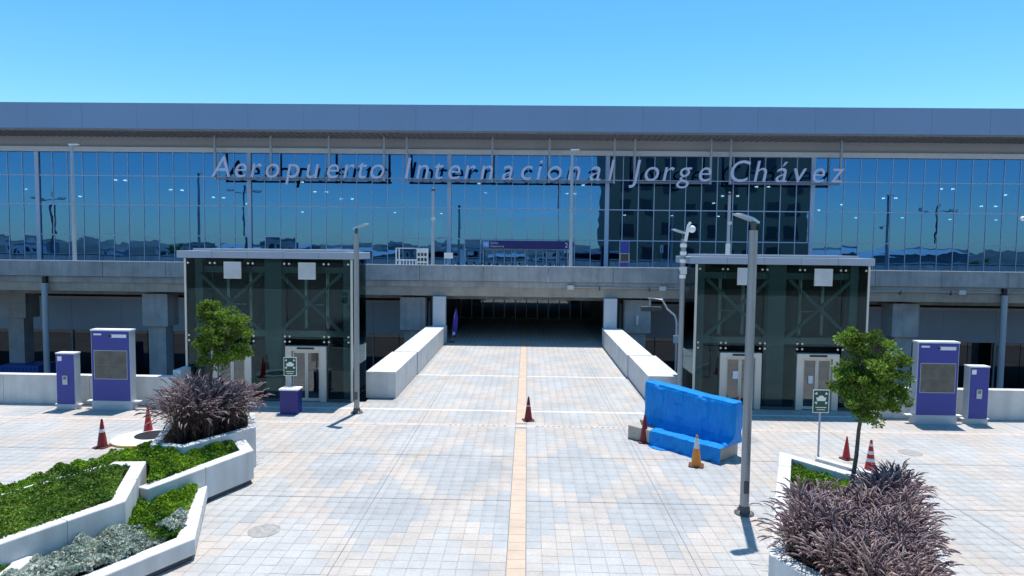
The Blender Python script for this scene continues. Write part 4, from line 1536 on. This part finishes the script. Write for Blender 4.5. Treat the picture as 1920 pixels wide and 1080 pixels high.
G1, G2 = np.array((0.04, 0.13, 0.014)), np.array((0.29, 0.50, 0.03))
DG1, DG2 = np.array((0.04, 0.11, 0.018)), np.array((0.22, 0.36, 0.045))
S1, S2 = np.array((0.36, 0.43, 0.36)), np.array((0.66, 0.72, 0.63))

# hedge behind and left of the highest wall
pA = [(-9.55, 15.3), (-8.55, 13.15), (-9.5, 11.0), (-10.7, 8.6), (-12.2, 9.4), (-10.75, 13.8), (-10.1, 15.2)]
hedge('dense dark green hedge filling the bed behind the highest planter wall', pA, lambda x, y: 1.26 + 0 * x, 0.05, 42000, (DG1, DG2), 0.056)
pB = [(-7.85, 17.35), (-8.3, 18.2), (-9.05, 16.95), (-9.85, 17.1), (-10.0, 17.75), (-10.75, 16.5), (-11.4, 14.9), (-13.2, 10.8), (-12.2, 10.2), (-10.95, 13.5), (-10.2, 15.5), (-9.25, 15.75), (-8.75, 14.75)]
hedge('bright green ground cover in the long upper bed at the left', pB, lambda x, y: np.where(x > -9.4, 0.86 + (-(x + 7.5)) * 0.14, 1.10 + 0 * x) + 0.02, 0.07, 46000, (G1, G2), 0.058)
pC = [(-8.45, 15.6), (-8.05, 15.7), (-7.2, 13.2), (-7.55, 12.7), (-8.2, 13.0), (-8.9, 14.6)]
hedge('green shrubs in the low pointed bed beside the tiles', pC, lambda x, y: 0.60 + 0.10 * np.clip(-(x + 7.5), 0, 1), 0.08, 17000, (G1, G2 * 0.9), 0.058)
pD = [(-7.35, 13.0), (-7.6, 12.2), (-8.9, 9.9), (-8.9, 11.5), (-8.35, 12.9), (-7.9, 13.2)]
hedge('silver grey leafy plants in the low bed at the lower left', pD, lambda x, y: 0.58 + 0.22 * np.clip(-(x + 7.6), 0, 1), 0.09, 13000, (S1, S2), 0.066)
pD2 = [(-7.25, 13.7), (-7.3, 13.1), (-7.75, 13.3), (-7.6, 14.0)]
hedge('small patch of silver leaves among the green shrubs', pD2, lambda x, y: 0.68 + 0 * x, 0.05, 900, (S1, S2), 0.085)
pE = [(-8.9, 11.2), (-9.3, 11.25), (-10.2, 9.6), (-9.6, 9.2)]
hedge('green leaves in the bottom left corner bed', pE, lambda x, y: 0.78 + 0 * x, 0.04, 2500, (G1, G2), 0.07)
pF = [(7.42, 18.2), (7.62, 18.1), (9.2, 16.3), (8.4, 15.2), (6.6, 16.2)]
hedge('green leafy shrubs at the back of the right planter', pF, lambda x, y: 0.62 + 0 * x, 0.07, 14000, (G1, G2), 0.06)
soil_bed([(-9.5, 15.2), (-8.6, 13.15), (-9.55, 11.1), (-10.8, 8.8), (-12.0, 9.4), (-10.85, 13.8), (-10.15, 15.2)], 1.08, 'dark soil under the dark green hedge')
soil_bed([(-7.85, 17.4), (-8.25, 18.0), (-9.05, 16.95), (-9.85, 17.1), (-10.1, 17.5), (-10.75, 16.5), (-11.5, 14.7), (-13.1, 10.8), (-12.2, 10.3), (-10.95, 13.5), (-10.2, 15.6), (-9.2, 15.75), (-8.8, 14.8)], 0.70, 'dark soil of the long upper bed at the left')
soil_bed([(-8.5, 15.7), (-8.15, 15.6), (-7.12, 13.15), (-7.55, 12.3), (-8.8, 9.8), (-9.2, 11.0), (-8.25, 13.15), (-8.9, 14.6)], 0.38, 'dark soil of the low pointed bed')
soil_bed([(5.2, 12.2), (7.45, 18.3), (9.2, 15.8), (7.0, 10.3), (6.1, 9.95)], 0.52, 'dark soil of the right planter')
soil_bed([(-9.6, 17.35), (-9.2, 17.3), (-8.38, 18.9), (-8.8, 20.0), (-10.3, 19.45)], 1.08, 'dark soil of the raised box with purple grass')


def fountain_grass(label, clumps, zbase, hscale, dens_bl, dens_pl, rs):
    V, F, T = [], [], []
    nb = 0
    BL1, BL2 = np.array((0.060, 0.036, 0.040)), np.array((0.15, 0.10, 0.085))
    PL1, PL2 = np.array((0.155, 0.105, 0.15)), np.array((0.45, 0.36, 0.36))
    for (cx, cy, sc) in clumps:
        dry = rs.random() ** 1.5
        tone = np.array((1.0, 1.0, 1.0)) * (1 - dry) + np.array((1.25, 1.12, 0.92)) * dry
        tone = tone * rs.uniform(0.9, 1.25)
        for k in range(dens_bl):
            az = rs.uniform(0, 2 * math.pi)
            lean = abs(rs.normal(0.45, 0.25))
            ln = rs.uniform(0.55, 1.0) * hscale * sc
            p = np.array([cx + rs.normal(0, 0.07), cy + rs.normal(0, 0.07), zbase])
            d = np.array([math.cos(az), math.sin(az), 0])
            sd = np.array([-d[1], d[0], 0])
            th = lean * 0.5
            w = rs.uniform(0.006, 0.010)
            col = BL1 + (BL2 - BL1) * rs.random()
            st = ln / 5
            for i in range(6):
                ww = w * (1 - i / 5.5)
                V += [p - sd * ww, p + sd * ww]
                T += [col, col]
                p = p + (d * math.sin(th) + np.array([0, 0, 1]) * math.cos(th)) * st
                th += lean * 0.42 + 0.05
            for i in range(5):
                a = nb + 2 * i
                F.append((a, a + 1, a + 3, a + 2))
            nb += 12
        for k in range(dens_pl):
            az = rs.uniform(0, 2 * math.pi)
            lean = abs(rs.normal(0.40, 0.28))
            ln = rs.uniform(0.6, 0.95) * hscale * sc
            p = np.array([cx + rs.normal(0, 0.06), cy + rs.normal(0, 0.06), zbase])
            d = np.array([math.cos(az), math.sin(az), 0])
            sd = np.array([-d[1], d[0], 0])
            th = lean * 0.45
            st = ln / 4
            col = BL2
            # stalk
            for i in range(5):
                V += [p - sd * 0.004, p + sd * 0.004]
                T += [col, col]
                if i < 4:
                    p = p + (d * math.sin(th) + np.array([0, 0, 1]) * math.cos(th)) * st
                    th += lean * 0.30
            for i in range(4):
                a = nb + 2 * i
                F.append((a, a + 1, a + 3, a + 2))
            nb += 10
            # plume: tapered bristly spindle that droops
            pl = rs.uniform(0.18, 0.34) * sc
            r0 = rs.uniform(0.009, 0.016)
            col = (PL1 + (PL2 - PL1) * rs.random() ** 1.2) * tone
            n = 7
            for i in range(n):
                q = i / (n - 1)
                r = r0 * (0.35 + 0.9 * math.sin(math.pi * min(0.12 + 0.80 * q, 1.0))) * (1.0 if q < 0.95 else 0.3)
                ax = d * math.sin(th) + np.array([0, 0, 1]) * math.cos(th)
                up = np.cross(sd, ax)
                c = col * (0.85 + 0.3 * rs.random())
                for j in range(4):
                    an = j * math.pi / 2 + i * 0.6
                    jit = 1 + rs.normal(0, 0.35)
                    V.append(p + (sd * math.cos(an) + up * math.sin(an)) * r * jit)
                    T.append(c)
                p = p + ax * (pl / (n - 1))
                th += 0.10 + 0.10 * rs.random()
            for i in range(n - 1):
                for j in range(4):
                    a, b2 = nb + i * 4 + j, nb + i * 4 + (j + 1) % 4
                    F.append((a, b2, b2 + 4, a + 4))
            nb += 4 * n
    me = mesh_from_arrays('fountain_grass', np.array(V), np.array(F), 'grass', np.array(T))
    o = link('fountain_grass', me)
    o['kind'] = 'stuff'
    o['label'] = label
    return o


rs = np.random.default_rng(21)


def clump_grid(poly, step, hole=None):
    P = np.array(poly)
    lo, hi = P.min(0), P.max(0)
    out = []
    for x in np.arange(lo[0], hi[0], step):
        for y in np.arange(lo[1], hi[1], step):
            q = (x + rs.normal(0, step * 0.22), y + rs.normal(0, step * 0.22))
            if inside(np.array([q[0]]), np.array([q[1]]), poly)[0]:
                if hole and math.hypot(q[0] - hole[0], q[1] - hole[1]) < hole[2]:
                    continue
                out.append((q[0], q[1], rs.uniform(0.74, 1.16)))
    return out


gR = [(5.05, 12.4), (5.72, 14.0), (6.7, 14.5), (7.35, 14.2), (8.2, 15.1), (8.65, 15.6), (8.9, 15.2), (6.95, 11.3), (6.3, 9.9), (5.95, 10.1)]
fountain_grass('dense purple fountain grass with tan plumes filling the right planter', clump_grid(gR, 0.36, (7.75, 15.2, 0.4)), 0.5, 0.98, 50, 84, rs)
gL = [(-9.62, 17.45), (-9.15, 17.25), (-8.25, 18.85), (-8.6, 20.0), (-10.2, 19.4)]
fountain_grass('dark purple fountain grass in the raised box at the left', clump_grid(gL, 0.32), 1.05, 1.45, 70, 80, rs)


# ------------------------------------------------------------------ trees
def tree(loc, trunk_pts, centre, rx, rz, nclump, nleaf, label, cols_, seed):
    rg = np.random.default_rng(seed)
    t = tag(empty('small_tree', loc), label, 'tree', 'small plaza trees')
    tr = MB()
    pts = [Vector(p) for p in trunk_pts]
    rad = [0.055 - 0.02 * i / (len(pts) - 1) for i in range(len(pts))]
    tr.tube(pts, rad, 9)
    C = np.array(centre)
    lobes = [(-0.35, 0.1, 0.80, 0.34), (0.12, -0.2, 0.55, 0.50), (0.50, 0.1, 0.15, 0.50), (-0.55, 0.1, -0.05, 0.42), (0.0, 0.3, -0.15, 0.55),
             (0.66, -0.1, -0.52, 0.30), (-0.35, -0.3, -0.55, 0.40), (0.18, 0.0, -0.72, 0.36), (-0.05, -0.45, 0.1, 0.45), (0.3, 0.5, 0.2, 0.4)]
    cl = []
    while len(cl) < nclump:
        lx, ly, lz, lr = lobes[rg.integers(len(lobes))]
        v = rg.normal(size=3)
        v /= np.linalg.norm(v)
        p = C + (np.array([lx, ly, lz]) + v * lr * rg.random() ** 0.4) * np.array([rx, rx, rz])
        cl.append((p, rg.uniform(0.10, 0.21)))
    for p, r in cl[:: 2]:
        a = pts[-1] - Vector((0, 0, rg.uniform(0, 0.35)))
        b = Vector(p)
        mid = (a + b) / 2 + Vector((0, 0, 0.08))
        tr.tube([a, mid, b], [0.025, 0.015, 0.006], 6)
    tr.build('trunk', 'bark', t, smooth=True)
    Cs, Ds, Tn = [], [], []
    per = nleaf // nclump
    for p, r in cl:
        v = rg.normal(size=(per, 3))
        v /= np.linalg.norm(v, axis=1, keepdims=True)
        rr = r * (0.35 + 0.75 * rg.random((per, 1)) ** 0.6)
        q = p + v * rr * np.array([1.1, 1.1, 0.85])
        d = v * 0.8 + rg.normal(size=(per, 3)) * 0.6 + np.array([0, 0, 0.25])
        d /= np.linalg.norm(d, axis=1, keepdims=True)
        k = rg.random((per, 1))
        base = cols_[0] * (1 - k) + cols_[1] * k
        Cs.append(q)
        Ds.append(d)
        Tn.append(base * rg.uniform(0.6, 1.4))
    Cs, Ds, Tn = np.vstack(Cs), np.vstack(Ds), np.vstack(Tn)
    leaf_cards('crown', Cs, Ds, 0.078 * (0.7 + 0.6 * rg.random(len(Cs))), Tn, aspect=0.48, parent=t)
    return t


LG1, LG2 = np.array((0.05, 0.105, 0.018)), np.array((0.30, 0.44, 0.06))
tree((7.72, 15.4, 0.52), [(7.72, 15.4, 0.5), (7.76, 15.42, 1.1), (7.86, 15.48, 1.7), (7.92, 15.54, 2.3), (8.02, 15.58, 2.9), (8.12, 15.6, 3.5)],
     (8.18, 15.6, 3.58), 0.92, 1.02, 125, 18000, 'small leafy tree rising from the right planter grass', (LG1, LG2), 5)
tree((-9.36, 19.0, 1.05), [(-9.36, 19.0, 1.05), (-9.34, 19.0, 1.8), (-9.33, 19.0, 2.5), (-9.22, 19.0, 3.2), (-9.1, 19.0, 3.8)],
     (-9.02, 19.0, 3.85), 0.95, 0.92, 96, 13000, 'small leafy tree rising from the raised box at the left', (LG1, LG2), 8)

# ------------------------------------------------------------------ what the glass mirrors, on the far side of the plaza
t = tag(empty('office_block', (50, -75, -0.1)), 'tall dark block whose reflection darkens the right half of the glass', 'building')
MB().box(22.8, 78, -90, -60, -0.1, 62).build('wall', 'tower_dark', t)
MB().box(22.4, 78.4, -90.4, -59.6, 62, 63).build('roof', 'shed_wall', t)
for fx in range(9):
    for fz in range(9):
        x0, z0 = 26 + fx * 5.8, 4 + fz * 6.2
        if (fx * 5 + fz * 3) % 4 != 0:
            MB().box(x0, x0 + 3.2, -59.95, -59.9, z0, z0 + 3.6).build('window', 'tower_window', t)

for (x, y, h, lab) in ((82, -10, 16.5, 'twin headed floodlight mast mirrored at the right of the glass'), (-97, -8, 17.0, 'twin headed floodlight mast mirrored at the far left of the glass'),
                       (-58, -10, 19.0, 'twin headed floodlight mast mirrored left of the sign lettering')):
    t = tag(empty('light_mast', (x, y, 0)), lab, 'mast', 'floodlight masts')
    MB().tube([(x, y, 0), (x, y, h)], [0.28, 0.16], 10).build('pole', 'pole_dark', t, smooth=True)
    MB().box(x - 3.2, x + 3.2, y - 0.08, y + 0.08, h - 1.6, h - 1.45).build('cross_arm', 'pole_dark', t)
    for s in (-1, 1):
        MB().box(x + s * 2.8 - 0.7, x + s * 2.8 + 0.7, y - 0.4, y + 0.4, h - 1.5, h - 1.1).build('floodlight', 'vent_white', t)

for (x, y, w, d, h, lab) in ((118, -140, 34, 30, 7.5, 'long pale roofed shed mirrored low in the right glass'), (165, -170, 40, 30, 8.5, 'second pale roofed shed mirrored beside the right mast'),
                             (-90, -230, 40, 30, 5, 'pale roofed shed mirrored low in the left glass'), (-150, -260, 50, 30, 8, 'grey shed mirrored at the far left of the glass'),
                             (0, -300, 50, 30, 5, 'long shed mirrored behind the navy board')):
    t = tag(empty('shed', (x, y, -0.1)), lab, 'building', 'sheds across the road')
    MB().box(x - w / 2, x + w / 2, y - d / 2, y + d / 2, -0.1, h - 2).build('wall', 'shed_wall', t)
    MB().add([(x - w / 2 - 1, y + d / 2 + 1, h - 2.2), (x + w / 2 + 1, y + d / 2 + 1, h - 2.2), (x + w / 2 + 1, y, h), (x - w / 2 - 1, y, h),
              (x - w / 2 - 1, y - d / 2 - 1, h - 2.2), (x + w / 2 + 1, y - d / 2 - 1, h - 2.2)], [(0, 1, 2, 3), (3, 2, 5, 4), (1, 5, 2), (0, 3, 4)]).build('roof', 'roof_pale', t)

rg = np.random.default_rng(91)
hm = ['shed_wall', 'roof_pale', 'concrete_warm', 'white_wall', 'band_wall']
for i in range(34):
    x, y = rg.uniform(-300, 300), rg.uniform(-520, -190)
    w, d, h = rg.uniform(7, 20), rg.uniform(7, 14), rg.uniform(3.2, 10.5)
    t = tag(empty('house', (x, y, -0.12)), 'small flat roofed house mirrored low in the terminal glass', 'house', 'houses across the plaza')
    MB().box(x - w / 2, x + w / 2, y - d / 2, y + d / 2, -0.12, h).build('wall', hm[i % 5], t)
    MB().box(x - w / 2 - 0.3, x + w / 2 + 0.3, y - d / 2 - 0.3, y + d / 2 + 0.3, h, h + 0.5).build('roof', hm[(i + 2) % 5], t)
    for k in range(int(w / 4)):
        wx = x - w / 2 + 1.2 + k * 4
        MB().box(wx, wx + 1.8, y + d / 2, y + d / 2 + 0.06, h * 0.4, h * 0.4 + 1.6).build('window', 'tower_window', t)

rg = np.random.default_rng(77)
far_spots = [(rg.uniform(-230, 230), rg.uniform(-330, -150), rg.uniform(3.0, 7.5)) for _ in range(26)]
for i, (x, y, h) in enumerate(far_spots):
    t = empty('roadside_tree', (x, y, -0.12))
    tag(t, 'dark roadside tree mirrored low in the terminal glass', 'tree', 'roadside trees across the plaza')
    MB().tube([(x, y, -0.12), (x + 0.2, y, h * 0.55)], [0.2, 0.1], 7).build('trunk', 'bark', t)
    n = 420
    v = rg.normal(size=(n, 3))
    v /= np.linalg.norm(v, axis=1, keepdims=True)
    r = h * 0.42 * (0.5 + 0.5 * rg.random((n, 1))) * (1 + 0.25 * np.sin(v[:, :1] * 5 + i))
    Cc = np.array([x, y, h * 0.68]) + v * r * np.array([1.2, 1.2, 0.8])
    D = v + rg.normal(size=(n, 3)) * 0.5
    D /= np.linalg.norm(D, axis=1, keepdims=True)
    k = rg.random((n, 1))
    leaf_cards('crown', Cc, D, h * 0.13 * (0.7 + 0.6 * rg.random(n)), LG1 * (1 - k) + LG2 * 0.8 * k, aspect=0.7, parent=t)
